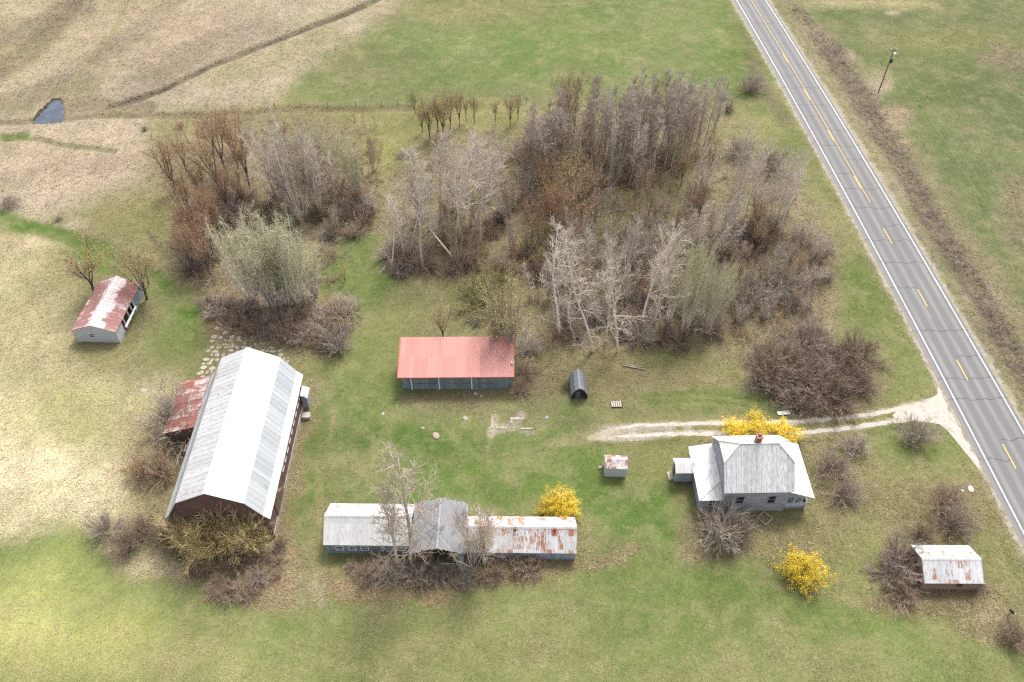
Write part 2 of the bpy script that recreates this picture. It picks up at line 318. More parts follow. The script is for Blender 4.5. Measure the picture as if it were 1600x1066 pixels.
# road centre line: x as a smooth function of Y, from the edge lines in the photograph
def road_x(Y): return np.interp(np.clip(Y, -400, 600), RY, RX)
_c = np.polyfit([195.6, 116.1, 108.7, 90.4, 75.4, 60.5, 52], [58.0, 63.2, 63.75, 64.9, 65.55, 66.0, 66.2], 2)
RY = np.linspace(-400, 600, 400)
def _rx(y):
    yc = np.clip(y, 40, 215); b = np.polyval(_c, yc); s_ = 2 * _c[0] * yc + _c[1]
    return b + s_ * (y - yc)
RX = _rx(RY)
BUILD = []   # footprints (cx, cy, rz, L, W) where no grass grows

def zone_colour(X, Y):
    x, y = px(X, Y); x = np.where(Y < -40, -9e3, x); y = np.where(Y < -40, 9e3, y)
    k = np.clip(90 / (np.maximum(Y, 1) + 1), .4, 2.0)
    wx = (vn(X, Y, 9, 3, 3) - .5) * 46 * k + (vn(X, Y, 1.6, 5, 2) - .5) * 14 * k
    wy = (vn(X, Y, 9, 13, 3) - .5) * 34 * k + (vn(X, Y, 1.6, 15, 2) - .5) * 11 * k
    pat = vn(X, Y, 5, 21, 4)
    C = OLV[None, :] * np.ones(X.shape + (1,)); Z = np.zeros(X.shape)
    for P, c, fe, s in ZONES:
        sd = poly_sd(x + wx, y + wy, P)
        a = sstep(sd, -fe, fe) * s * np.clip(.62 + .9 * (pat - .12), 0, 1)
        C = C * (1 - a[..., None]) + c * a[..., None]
    for P, hw, c, fe, s, dep in LINES:
        d = line_d(x + wx * .22, y + wy * .22, P)
        a = (1 - sstep(d, hw, hw + fe)) * s
        C = C * (1 - a[..., None]) + c * a[..., None]; Z -= (1 - sstep(d, hw * .5, hw + fe)) * dep
    # gravel shoulders of the road
    dr = np.abs(X - road_x(Y)) - 4.3 + (vn(X, Y, 1.1, 33, 3) - .5) * 1.5
    a = (1 - sstep(dr, .1, 1.3)) * .7
    C = C * (1 - a[..., None]) + GRAV * .82 * a[..., None]
    # mottling
    g = sstep(vn(X, Y, 9, 151, 4, .6), .46, .66)[..., None] * .34; C = C * (1 - g) + (C * .5 + STRAW * .42) * g
    g = sstep(vn(X, Y, 7, 161, 4, .6), .5, .68)[..., None] * .35; C = C * (1 - g) + (C * .55 + LUSH * .45) * g
    m = .72 + .28 * vn(X, Y, 14, 41, 3) + .30 * vn(X, Y, 2.6, 43, 4) + .06
    C = C * m[..., None] * .9
    g = sstep(vn(X, Y, 3.4, 51, 5, .65), .5, .72)[..., None] * .38
    C = C * (1 - g) + (C * .45 + STRAW * .55) * g
    g = sstep(vn(X, Y, 4.2, 61, 5, .65), .55, .75)[..., None] * .30
    C = C * (1 - g) + (C * .5 + LUSH * .5) * g
    return C, Z, dr
MAT_GROUND = attr_mat('ground_soil_and_turf', bump=1.0)
def axis(lo, hi, st):
    a = list(np.arange(lo, hi + 1e-6, st)); s = st; up = [hi]; dn = [lo]
    while up[-1] < 6000: s *= 1.45; up.append(up[-1] + s); dn.append(dn[-1] - s)
    return np.array(dn[:0:-1] + a + up[1:])
GX0, GX1, GY0, GY1, GS = -135.0, 135.0, 26.0, 204.0, .42
ax_x, ax_y = axis(GX0, GX1, GS), axis(GY0, GY1, GS)
GXX, GYY = np.meshgrid(ax_x, ax_y)
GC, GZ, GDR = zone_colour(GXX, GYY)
POND = [(54, 188), (62, 176), (74, 164), (84, 155), (92, 155), (95, 172), (94, 187), (75, 189)]
_x, _y = px(GXX, GYY); _x = np.where(GYY < 0, -9e3, _x)
_pd = poly_sd(_x, _y, POND)
GZ = GZ - .9 * sstep(_pd, -5, 6) + (vn(GXX, GYY, 1.3, 71, 3) - .95) * .11 + (vn(GXX, GYY, 11, 77, 2) - .9) * .25
GZ = GZ * sstep(GDR, .9, 3.0) - .012 * (1 - sstep(GDR, .9, 3.0))
_td = np.minimum(line_d(GXX, GYY, [at(*p) for p in TRACK_U]), line_d(GXX, GYY, [at(*p) for p in TRACK_L])); _td = np.minimum(_td, np.maximum(-poly_sd(GXX, GYY, [at(*p) for p in APRON]), 0))
GZ = GZ * sstep(_td, .6, 1.8) - .02 * (1 - sstep(_td, .6, 1.8))
GC = np.where((_pd > -4)[..., None], DARK * .8, GC)
_ny, _nx = GXX.shape
_i = (np.arange(_ny - 1)[:, None] * _nx + np.arange(_nx - 1)[None, :]).ravel()
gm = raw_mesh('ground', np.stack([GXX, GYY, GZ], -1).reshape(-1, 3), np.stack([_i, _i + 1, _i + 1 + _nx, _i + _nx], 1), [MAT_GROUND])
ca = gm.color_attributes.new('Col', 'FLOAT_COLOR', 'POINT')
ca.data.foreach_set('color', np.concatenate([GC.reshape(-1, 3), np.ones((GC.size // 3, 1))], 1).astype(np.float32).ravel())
gm.polygons.foreach_set('use_smooth', np.ones(len(gm.polygons), bool))
tag(link('ground', gm), kind='structure')
_ix0 = int(np.argmin(np.abs(ax_x - GX0))); _iy0 = int(np.argmin(np.abs(ax_y - GY0)))
def gidx(X, Y):
    i = np.clip(np.round((np.asarray(X) - GX0) / GS).astype(int) + _ix0, 0, _nx - 1)
    j = np.clip(np.round((np.asarray(Y) - GY0) / GS).astype(int) + _iy0, 0, _ny - 1)
    return j, i
def gz(X, Y): j, i = gidx(X, Y); return GZ[j, i]

# water of the small pond
wm = NT('pond_water'); wm.b.inputs['Roughness'].default_value = .06; wm.b.inputs['Specular IOR Level'].default_value = .6
wn_ = wm.noise(wm.obj(), 2.5, 4, .6); wm.bump(wn_, .25, .05)
WATER = wm.done(wm.mix(wm.ramp(wm.noise(wm.obj(), .6, 4), .4, .7), (.02, .028, .045), (.045, .058, .085)), .06)
mb = MB(); mb.poly([at(*p) + (-.42,) for p in [(48, 191), (56, 176), (70, 160), (84, 150), (97, 150), (99, 170), (98, 192), (75, 194)]])
tag(mb.build('pond_water', WATER), kind='structure')

# ------------------------------------------------------------------ road, markings, driveway
def strip(name, y0, y1, l0, l1, z, mat, step=1.5, rag=0.0, lat=False):
    ys = np.arange(y0, y1 + step, step); ys = np.minimum(ys, y1); xc = road_x(ys); nl = 9 if lat else 2
    ls = np.linspace(0, 1, nl); P = []
    a = l0 + (vn(ys, ys * 0, .6, 91, 3) - .5) * rag; b = l1 + (vn(ys, ys * 0 + 9, 1.0, 92, 3) - .5) * rag
    for t in ls: P.append(np.stack([xc + a + (b - a) * t, ys, np.full(ys.shape, z)], 1))
    P = np.stack(P, 1); n = len(ys)
    i = (np.arange(n - 1)[:, None] * nl + np.arange(nl - 1)[None, :]).ravel()
    me = raw_mesh(name, P.reshape(-1, 3), np.stack([i, i + 1, i + 1 + nl, i + nl], 1), [mat])
    if lat:
        at_ = me.attributes.new('lat', 'FLOAT', 'POINT'); at_.data.foreach_set('value', (P[..., 0] - xc[:, None]).astype(np.float32).ravel())
    return tag(link(name, me), kind='structure')
def asphalt():
    m = NT('asphalt'); lat = m.n('Attribute', attribute_name='lat').outputs['Fac']; p = m.obj(); X, Y, Z = m.xyz(p)
    n = m.noise(p, 14, 5, .75); big = m.noise(m.mapping(p, (1, .12, 1)), .5, 4)
    al = m.math('ABSOLUTE', lat)
    wheel = m.ramp(m.math('ABSOLUTE', m.math('SUBTRACT', m.math('ABSOLUTE', m.math('SUBTRACT', al, 1.75)), .85)), .1, .55, 1, 0)
    c = m.mix(m.math('MULTIPLY', wheel, m.ramp(big, .3, .7, .35, .8)), (.122, .118, .119), (.192, .186, .183))
    c = m.bright(c, m.math('ADD', .7, m.math('MULTIPLY', n, .6)))
    # sealed transverse cracks, irregularly spaced, and a few along the lanes
    wob = m.math('MULTIPLY', m.math('SUBTRACT', m.noise(m.mapping(p, (1, .02, 1)), .55, 3), .5), 2.2)
    fn = m.math('MULTIPLY', m.math('SUBTRACT', m.noise(p, 2.5, 3), .5), .25)
    q = m.math('DIVIDE', m.math('ADD', m.math('ADD', Y, wob), fn), 4.9)
    idx = m.math('FLOOR', q); rnd = m.white(m.vec(idx, 1.0, m.math('GREATER_THAN', lat, 0.0)))
    off = m.math('ADD', .25, m.math('MULTIPLY', m.white(m.vec(idx, 5.0, 2.0)), .5))
    dd = m.math('ABSOLUTE', m.math('SUBTRACT', m.math('FRACT', q), off))
    crack = m.math('MULTIPLY', m.ramp(dd, .009, .022, 1, 0), m.math('GREATER_THAN', rnd, .3))
    seam = m.math('MULTIPLY', m.ramp(m.math('ABSOLUTE', m.math('ADD', m.math('SUBTRACT', lat, 1.15), m.math('MULTIPLY', wob, .08))), .02, .06, 1, 0), m.ramp(m.noise(m.mapping(p, (.02, 1, 1)), .09, 2), .52, .56))
    crack = m.math('MAXIMUM', crack, m.math('MULTIPLY', seam, .8))
    edge = m.ramp(al, 3.6, 4.3)
    c = m.mix(m.math('MULTIPLY', edge, .35), c, (.25, .235, .22))
    c = m.mix(m.math('MULTIPLY', crack, .72), c, (.045, .045, .047))
    m.bump(n, .4, .02)
    return m.done(c, .8)
gmat = NT('shoulder_gravel'); _p = gmat.obj(); _n1 = gmat.noise(_p, 9, 6, .8); _n2 = gmat.noise(_p, 1.1, 4)
gmat.bump(_n1, .8, .06)
_c1 = gmat.mix(gmat.ramp(_n1, .3, .7), (.17, .145, .115), (.36, .32, .275)); _c1 = gmat.mix(gmat.ramp(_n2, .42, .62, 0, .75), _c1, (.17, .155, .075))
GRAVEL = gmat.done(_c1, .95)
dmat = NT('drive_gravel'); _p = dmat.obj(); _n1 = dmat.noise(_p, 7, 6, .8); dmat.bump(_n1, .6, .05)
DRIVE = dmat.done(dmat.mix(dmat.ramp(dmat.noise(_p, .9, 5, .7), .45, .7, 0, .55), dmat.mix(dmat.ramp(_n1, .3, .7), (.27, .24, .205), (.47, .43, .38)), (.21, .185, .13)), .95)
strip('gravel_shoulder', -60, 420, -4.95, 4.5, .008, GRAVEL, .2, .8)
ASPH = asphalt()
strip('road', -400, 600, -4.4, 4.05, .03, ASPH, 1.0, 0, True)
def paint_mat(name, c, wear):
    m = NT(name); p = m.obj(); n = m.noise(p, 6, 6, .8); b = m.noise(m.mapping(p, (.05, 1, 1)), .6, 4)
    k = m.ramp(m.math('ADD', n, m.math('MULTIPLY', b, .5)), wear - .08, wear + .1)
    return m.done(m.mix(k, c, (.24, .23, .22)), .7)
WHITEP, YELP = paint_mat('white_road_paint', (.74, .73, .71), .81), paint_mat('yellow_road_paint', (.62, .38, .09), .86)
strip('white_edge_marking', -400, 600, -3.58, -3.42, .036, WHITEP)
strip('white_edge_marking', -400, 600, 3.42, 3.58, .036, WHITEP)
strip('yellow_centre_marking', 116.3, 420, -.01, .10, .036, YELP)
for k in range(-4, 11):
    y = 105.3 - 15.0 * k * 1.0 if k >= 0 else 105.3 - 15.0 * k
    if y > 30: strip('yellow_dash_marking', y, y + 3.9, -.26, -.11, .0362, YELP)
strip('yellow_dash_marking', 87.6, 90.6, -.62, -.58, .036, paint_mat('worn_yellow_paint', (.45, .36, .2), 1.0))

def ribbon(name, pts, hw, mat, z, seed, rag=.8):            # ragged gravel strip along ground points
    P = [V(*at(*p)) for p in pts]; S = []
    for a, b in zip(P[:-1], P[1:]):
        k = max(2, int(np.linalg.norm(b - a) / .25)); S += [a + (b - a) * t for t in np.linspace(0, 1, k, endpoint=False)]
    S = np.array(S + [P[-1]]); T = np.gradient(S, axis=0); T /= np.linalg.norm(T, axis=1)[:, None]; N = np.stack([-T[:, 1], T[:, 0]], 1)
    for _ in range(6): S[1:-1] = (S[:-2] + S[1:-1] + S[2:]) / 3
    ends = np.minimum(1, np.minimum(np.arange(len(S)), np.arange(len(S))[::-1]) / 8 + .1)
    a = (hw + (vn(S[:, 0], S[:, 1], .7, seed, 3) - .5) * rag) * ends; b = (hw + (vn(S[:, 0] + 50, S[:, 1], .7, seed + 3, 3) - .5) * rag) * ends
    L, R = S + N * a[:, None], S - N * b[:, None]
    v = np.stack([np.c_[L, gz(L[:, 0], L[:, 1]) + z], np.c_[S, np.maximum(gz(S[:, 0], S[:, 1]), gz(L[:, 0], L[:, 1])) + z + .03], np.c_[R, gz(R[:, 0], R[:, 1]) + z]], 1)
    i = (np.arange(len(S) - 1)[:, None] * 3 + np.arange(2)[None, :]).ravel()
    return tag(link(name, raw_mesh(name, v.reshape(-1, 3), np.stack([i, i + 1, i + 4, i + 3], 1), [mat])), kind='structure')
ribbon('driveway_track', TRACK_U[:-1], .30, DRIVE, .03, 5, .42)
ribbon('driveway_track', TRACK_L[:-1], .32, DRIVE, .03, 9, .42)
mb = MB()
pp = [V(*at(*p)) for p in APRON]; ctr = sum(pp) / len(pp); ring = []
for a, b in zip(pp, pp[1:] + pp[:1]):
    for t in np.linspace(0, 1, 8, endpoint=False):
        q = a + (b - a) * t; ring.append(q + (V(vn(q[:1], q[1:], .8, 4, 2)[0], vn(q[:1], q[1:], .8, 8, 2)[0]) - .5) * .9)
ring = [(q[0], q[1], .006) for q in ring]
for a, b in zip(ring, ring[1:] + ring[:1]): mb.poly([(ctr[0], ctr[1], .016), a, b])
tag(mb.build('driveway_apron', DRIVE), kind='structure')

# broken stone paving behind the barn
STONE = flat_mat('pale_limestone', (.42, .37, .30), .9, .8, 1.3)
PAV = [(338, 508), (352, 500), (385, 508), (400, 522), (440, 545), (462, 572), (440, 575), (380, 545), (330, 590), (303, 604), (312, 575)]
pg = [at(*p) for p in PAV]; xs = [p[0] for p in pg]; ys = [p[1] for p in pg]; mb = MB(); r2 = random.Random(3)
y = min(ys)
while y < max(ys):
    x = min(xs) + r2.uniform(-.5, 0); rowh = r2.uniform(.55, 1.0)
    while x < max(xs):
        wd = r2.uniform(.5, 1.35); cx, cy = x + wd / 2, y + rowh / 2 + r2.uniform(-.12, .12)
        if poly_sd(V(cx), V(cy), pg) > r2.uniform(0, .3) and r2.random() < .88:
            n = r2.randint(5, 8); a0 = r2.uniform(0, 6); ring = []
            for k in range(n):
                a = a0 + 2 * math.pi * k / n; f = r2.uniform(.6, 1.05)
                ring.append((cx + math.cos(a) * wd * .53 * f, cy + math.sin(a) * rowh * .56 * f, float(gz(cx, cy)) + r2.uniform(-.03, .09)))
            mb.prism(ring, (0, 0, -.25))
        x += wd
    y += rowh
tag(mb.build('stone_paving', STONE), kind='structure')

# ------------------------------------------------------------------ building kit (local x runs along the ridge, local -y is the front)
M_WHITE = metal_mat('weathered_white_steel', (.50, .495, .485), thr=.78, dirt=.6, dirtc=(.34, .32, .295), rust=(.30, .23, .18))
M_BARN = metal_mat('barn_roof_steel', (.80, .81, .825), thr=.94, dirt=.40, dirtc=(.36, .35, .35), rust=(.38, .30, .27))
M_BARN2 = metal_mat('barn_roof_shaded_steel', (.365, .385, .40), thr=1.1, dirt=.15, dirtc=(.28, .29, .30))  # steep right slope and left flare: shade put into a darker steel colour
M_BARN4 = metal_mat('barn_roof_sunlit_steel', (.70, .70, .70), thr=.76, dirt=.2, dirtc=(.46, .44, .43), rust=(.40, .36, .34))  # upper right slope and right flare: sunlit brightness put into the colour
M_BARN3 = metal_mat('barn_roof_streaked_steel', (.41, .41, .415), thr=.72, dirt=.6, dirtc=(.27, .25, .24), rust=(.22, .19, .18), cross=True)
M_RUST = metal_mat('rusted_steel', (.44, .36, .34), (.19, .075, .06), thr=.53, cell=.7, row=2.2, dirt=.3)
M_PATCH = metal_mat('patchy_rusted_steel', (.52, .515, .51), (.26, .105, .055), thr=.635, cell=.66, row=1.25, dirt=.35)
M_HALF = metal_mat('rust_and_white_steel', (.46, .41, .40), (.215, .105, .095), thr=.66, cell=.66, row=2.0, dirt=.5, dirtc=(.33, .25, .24), band=(.5, 2.0, .25))
M_FEW = metal_mat('lightly_rusted_steel', (.47, .475, .485), (.24, .12, .07), thr=.70, cell=.66, row=1.1, dirt=.6, dirtc=(.30, .28, .27))
M_HOUSE = metal_mat('house_roof_steel', (.61, .605, .60), (.40, .35, .30), thr=.72, dirt=.85, dirtc=(.35, .34, .33))
M_WELL = metal_mat('well_house_steel', (.47, .43, .42), (.19, .09, .075), thr=.60, cell=.6, row=.5, dirt=.3)
M_RED = metal_mat('red_painted_steel', (.42, .185, .158), (.36, .155, .13), thr=1.2, dirt=.5, dirtc=(.36, .19, .165), rough=.5)
M_TRIM = flat_mat('pale_trim', (.62, .62, .62)); M_DARK = flat_mat('dark_interior', (.02, .02, .022)); M_REDTRIM = flat_mat('red_trim', (.42, .10, .085), .5)
B_GREY = board_mat('grey_weathered_boards', (.165, .185, .215), (.33, .36, .40)); B_GREYROOF = board_mat('grey_roof_boards', (.15, .147, .155), (.275, .27, .28), width=.23)
B_CLAP = board_mat('grey_clapboard', (.20, .205, .23), (.42, .43, .465), True, .16, peel=(.22, .215, .22)); B_WHITECLAP = board_mat('pale_clapboard', (.36, .375, .40), (.50, .515, .54), True, .18)
B_SHED = board_mat('blue_grey_boards', (.095, .125, .15), (.25, .30, .335), moss=(.12, .16, .15)); B_BARN = board_mat('dark_red_barn_boards', (.075, .045, .042), (.17, .085, .075), peel=(.16, .12, .11))
B_TAN = board_mat('tan_shed_boards', (.20, .135, .10), (.30, .215, .165), True, .2); B_BROWN = board_mat('brown_boards', (.09, .06, .045), (.17, .115, .085))
GLASS = flat_mat('dark_window_glass', (.018, .02, .024), .12, .2, spec=.6)
BRICK = board_mat('chimney_brick', (.24, .09, .06), (.36, .17, .12), True, .08)
TIMBER = board_mat('bare_timber', (.30, .27, .24), (.46, .42, .37)); WHITEWOOD = flat_mat('white_painted_timber', (.66, .66, .65))
def ribs(mb, x0, x1, y0, z0, y1, z1, step, h=.03, w_=.05, m=0):
    d = V(0, y1 - y0, z1 - z0); d /= np.linalg.norm(d); n = np.cross((1, 0, 0), d); n *= 1 if n[2] > 0 else -1
    k = max(1, int(round((x1 - x0) / step)))
    for i in range(k + 1):
        x = x0 + (x1 - x0) * i / k; q = n * h; a = max(x - w_ / 2, x0); b = min(x + w_ / 2, x1)
        A, B = V(0, y0, z0) + q, V(0, y1, z1) + q
        pts = [(a, A[1], A[2]), (b, A[1], A[2]), (b, B[1], B[2]), (a, B[1], B[2])]
        mb.slab(*(pts if y1 > y0 else pts[::-1]), h * .95, m)
def slope(name, L, y0, z0, y1, z1, mat, parent, t=.06, step=.66, x0=None, x1=None, rib=.02):   # eave (y0,z0) to ridge (y1,z1)
    x0 = -L / 2 if x0 is None else x0; x1 = L / 2 if x1 is None else x1; mb = MB()
    pts = [(x0, y0, z0), (x1, y0, z0), (x1, y1, z1), (x0, y1, z1)]
    mb.slab(*(pts if y1 > y0 else pts[::-1]), t)
    if rib: ribs(mb, x0, x1, y0, z0, y1, z1, step, rib)
    return mb.build(name, mat, parent)
def wall_box(parent, a, b, prof, mat, name='wall', t=.12, skip=(), matg=None, zb=-.5):
    """four walls; prof = list of (y, z) from -b to +b giving the gable outline; each wall its own part"""
    out = []
    for sgn, key in ((-1, 'l'), (1, 'r')):
        if key in skip: continue
        mb = MB(); x = sgn * a
        mb.prism([(x, y, z) for y, z in [(-b, zb)] + prof + [(b, zb)]], (-sgn * t, 0, 0)); out.append(mb.build(name, matg or mat, parent))
    zf, zk = prof[0][1], prof[-1][1]
    for sgn, key, z in ((-1, 'f', zf), (1, 'b', zk)):
        if key in skip: continue
        mb = MB(); mb.box(-a + t, a - t, sgn * b - (t if sgn > 0 else 0), sgn * b + (t if sgn < 0 else 0), zb, z); out.append(mb.build(name, mat, parent))
    return out
def window(parent, side, u, z, w_, h, pos, frame=M_TRIM, name='window', mull=1):
    """side 'f','b' (normal -y/+y, u along x at y=pos) or 'l','r' (normal -x/+x, u along y at x=pos)"""
    fr, pn = MB(), MB(); s = -1 if side in 'fl' else 1
    def bx(mb, u0, u1, d0, d1, z0, z1):
        p0, p1 = sorted((pos + s * d0, pos + s * d1))
        mb.box(u0, u1, p0, p1, z0, z1) if side in 'fb' else mb.box(p0, p1, u0, u1, z0, z1)
    e = .09
    bx(fr, u - w_ / 2 - e, u + w_ / 2 + e, -.02, .05, z + h, z + h + e); bx(fr, u - w_ / 2 - e, u + w_ / 2 + e, -.02, .08, z - e, z)
    bx(fr, u - w_ / 2 - e, u - w_ / 2, -.02, .05, z, z + h); bx(fr, u + w_ / 2, u + w_ / 2 + e, -.02, .05, z, z + h)
    for k in range(1, mull + 1): zz = z + h * k / (mull + 1); bx(fr, u - w_ / 2, u + w_ / 2, .012, .045, zz - .035, zz + .035)
    bx(pn, u - w_ / 2, u + w_ / 2, -.02, .012, z, z + h)
    f = fr.build(name, frame, parent); pn.build('pane', GLASS, f); return f
def panel(parent, name, side, u0, u1, z0, z1, pos, mat, d=.04):
    mb = MB(); s = -1 if side in 'fl' else 1; p0, p1 = sorted((pos - s * .02, pos + s * d))
    mb.box(u0, u1, p0, p1, z0, z1) if side in 'fb' else mb.box(p0, p1, u0, u1, z0, z1)
    return mb.build(name, mat, parent)
def ridge_cap(parent, L, y, z, mat, w_=.22, r=.35, x0=None):
    mb = MB(); x0 = -L / 2 if x0 is None else x0
    mb.slab((x0 - .01, y - w_, z - w_ * r + .035), (x0 + L + .01, y - w_, z - w_ * r + .035), (x0 + L + .01, y, z + .05), (x0 - .01, y, z + .05), .02)
    mb.slab((x0 - .01, y, z + .05), (x0 + L + .01, y, z + .05), (x0 + L + .01, y + w_, z - w_ * r + .035), (x0 - .01, y + w_, z - w_ * r + .035), .02)
    return mb.build('ridge_cap', mat, parent)
def gable_roof(t, L, W, zE, zR, mf, mb_, step=.66, cap=None, rib=.02):
    k = (zR - zE) / (W / 2)
    slope('roof', L, -W / 2, zE, -.004, zR - .002, mf, t, step=step, rib=rib); slope('roof', L, W / 2, zE, .004, zR - .002, mb_, t, step=step, rib=rib)
    if cap: ridge_cap(t, L, 0, zR, cap, r=k)
def gprof(b, W, zE, zR, d=.09): k = (zR - zE) / (W / 2); return [(-b, zE + k * (W / 2 - b) - d), (0, zR - d), (b, zE + k * (W / 2 - b) - d)]

# ---- great barn (ridge along world Y, so root turned 90 degrees: local -y faces the lawn on the right)
BX, BY, BL = -34.75, 61.2, 22.3
t = thing('barn', 'large gambrel barn with long bright white metal roof and dark red walls', 'barn', (BX, BY, 0), math.pi / 2)
BUILD.append((BX, BY, math.pi / 2, 21.8, 11.6))
P = [(-6.25, 4.75), (-5.55, 5.55), (-3.95, 8.25), (0, 10.3)]
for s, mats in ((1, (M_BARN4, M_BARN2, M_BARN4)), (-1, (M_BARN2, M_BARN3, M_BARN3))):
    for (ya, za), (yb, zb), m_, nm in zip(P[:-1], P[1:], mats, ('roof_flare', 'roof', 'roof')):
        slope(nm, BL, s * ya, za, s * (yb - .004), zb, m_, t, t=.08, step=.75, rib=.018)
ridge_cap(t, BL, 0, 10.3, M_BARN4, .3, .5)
b = 5.7; wall_box(t, BL / 2 - .45, b, [(-b, 5.25), (-5.45, 5.5), (-3.93, 8.08), (0, 10.15), (3.93, 8.08), (5.45, 5.5), (b, 5.25)], B_BARN, 'wall', .15)
mb = MB(); mb.box(-BL / 2 + .35, BL / 2 - .35, -b - .1, -b + .02, -.5, .7); mb.build('stone_foundation', STONE, t)
for k in range(9): window(t, 'f', 9.0 - k * 1.45, 2.5, .75, 1.1, -b, WHITEWOOD)
panel(t, 'sliding_door', 'f', -8.2, -4.4, .2, 3.9, -b, B_BROWN, .1)
window(t, 'l', -1.6, 3.6, .9, 1.2, -BL / 2 + .45, WHITEWOOD); window(t, 'l', 2.2, 3.6, .9, 1.2, -BL / 2 + .45, WHITEWOOD)
panel(t, 'red_door', 'l', 3.2, 5.2, .1, 3.0, -BL / 2 + .45, flat_mat('red_door_paint', (.33, .035, .04)), .06)
# rusty lean-to on the far left, part of the barn
lt0, lt1, yw, yo = 72.9 - BY, 64.0 - BY, 5.72, 11.2
slope('lean_to_roof', 1, yo, 2.6, yw, 4.35, M_RUST, t, x0=lt1, x1=lt0, step=.7)
mb = MB(); mb.box(lt1 + .2, lt0 - .2, yo - .45, yo - .3, -.5, 2.6); mb.prism([(lt0 - .2, yo - .3, -.5), (lt0 - .2, yw, -.5), (lt0 - .2, yw, 4.2), (lt0 - .2, yo - .3, 2.6)], (-.12, 0, 0)); mb.prism([(lt1 + .2, yo - .3, -.5), (lt1 + .2, yw, -.5), (lt1 + .2, yw, 4.2), (lt1 + .2, yo - .3, 2.6)], (.12, 0, 0)); mb.build('lean_to_wall', B_BROWN, t)
BUILD.append((BX - 8.4, 68.4, math.pi / 2, 8.8, 5.4))
# little grey annex at the far right corner
mb = MB(); mb.box(9.1, 10.5, -6.6, -5.86, -.4, 2.3); mb.build('annex_wall', B_GREY, t)
slope('annex_roof', 1, -6.8, 2.4, -5.86, 3.0, M_FEW, t, x0=8.9, x1=10.8)
mb = MB(); mb.box(7.2, 8.1, -7.0, -5.9, -.3, .4); mb.build('loading_step', TIMBER, t)

# ---- shed on the left pasture with rust and white roof
t = thing('shed', 'grey clapboard shed with rust red roof striped white along the ridge', 'shed', (-61.47, 88.09, 0), 1.53)
BUILD.append((-61.47, 88.09, 1.53, 10.4, 6.4))
L, W, zE, zR = 10.6, 6.77, 2.24, 3.55
gable_roof(t, L, W, zE, zR, M_HALF, M_HALF, cap=M_WHITE); a, b = L / 2 - .12, W / 2 - .16
wall_box(t, a, b, gprof(b, W, zE, zR), B_WHITECLAP, 'wall', .1, skip=('f',))
mb = MB(); mb.box(-a + .1, -a + 2.2, -b, -b + .1, -.5, 2.2); mb.build('wall', B_WHITECLAP, t)
mb = MB(); mb.box(a - 3.6, a - .1, -b, -b + .1, -.5, 2.2); mb.build('wall', B_GREY, t)
for x in (-2.2, -.6, .7, 1.6):
    mb = MB(); mb.box(x - .07, x + .07, -b - .02, -b + .12, -.4, 2.25); mb.build('post', WHITEWOOD, t)
mb = MB(); mb.slab((-3.0, -b - .5, .95), (1.4, -b - .5, .95), (1.4, -b - .3, 1.15), (-3.0, -b - .3, 1.15), .06); mb.build('rail', WHITEWOOD, t)
mb = MB(); mb.box(-a + .1, a - .1, -b + .1, b - .1, -.3, .06); mb.build('floor_deck', B_BROWN, t)
window(t, 'l', .6, 1.0, .7, .6, -a, M_TRIM)

# ---- open fronted shed with the red roof
t = thing('pole_shed', 'long low shed with salmon red metal roof and blue grey board front', 'shed', (-7.85, 76.74, 0), .01)
BUILD.append((-7.85, 76.74, .01, 15.6, 5.9))
L, W, zF, zB = 16.16, 6.5, 2.85, 4.15
slope('roof', L, -W / 2, zF, W / 2, zB, M_RED, t, t=.07, step=.385, rib=.035)
mb = MB(); mb.box(-L / 2 - .02, L / 2 + .02, -W / 2 - .03, -W / 2 - .002, zF - .16, zF + .03); mb.build('fascia', M_REDTRIM, t)
for s in (-1, 1):
    mb = MB(); mb.slab((s * L / 2 - .08, -W / 2, zF + .045), (s * L / 2 + .08, -W / 2, zF + .045), (s * L / 2 + .08, W / 2, zB + .045), (s * L / 2 - .08, W / 2, zB + .045), .17); mb.build('rake_trim', M_REDTRIM, t)
a, b = L / 2 - .4, W / 2 - .38
for sgn in (-1, 1):
    mb = MB(); mb.prism([(sgn * a, -b, -.5), (sgn * a, -b, 2.85), (sgn * a, b, 3.95), (sgn * a, b, -.5)], (-sgn * .1, 0, 0)); mb.build('wall', B_SHED, t)
mb = MB(); mb.box(-a + .1, a - .1, b - .1, b, -.5, 3.95); mb.build('wall', B_SHED, t)
mb = MB(); mb.box(-a + .1, a - .1, -b, -b + .08, -.5, 2.84); mb.build('wall', B_SHED, t)
DOORW = board_mat('faded_door_boards', (.10, .125, .14), (.24, .27, .285), moss=(.10, .14, .12), width=.28)
for u0, u1 in ((-6.1, -2.65), (-1.1, 1.95), (3.2, 5.3)):
    d = panel(t, 'sliding_door', 'f', u0, u1, .05, 2.55, -b, DOORW, .07); panel(d, 'track', 'f', u0 - .5, u1 + .5, 2.6, 2.72, -b, M_DARK, .1)
    panel(d, 'crossbar', 'f', u0 + .05, u1 - .05, 1.15, 1.27, -b - .07, B_BROWN, .03)
for x in (-6.3, -2.45, 2.15):
    mb = MB(); mb.box(x - .08, x + .08, -b - .14, -b - .002, -.4, 2.8); mb.build('door_post', WHITEWOOD, t)
mb = MB(); mb.box(L / 2 - .32, L / 2 - .02, -1.35, -1.0, 3.2, 3.62); ch = mb.build('roof_vent', WHITEWOOD, t)
mb = MB(); mb.box(L / 2 - .25, L / 2 - .09, -1.28, -1.07, 3.625, 3.64); mb.build('vent_opening', M_DARK, ch)

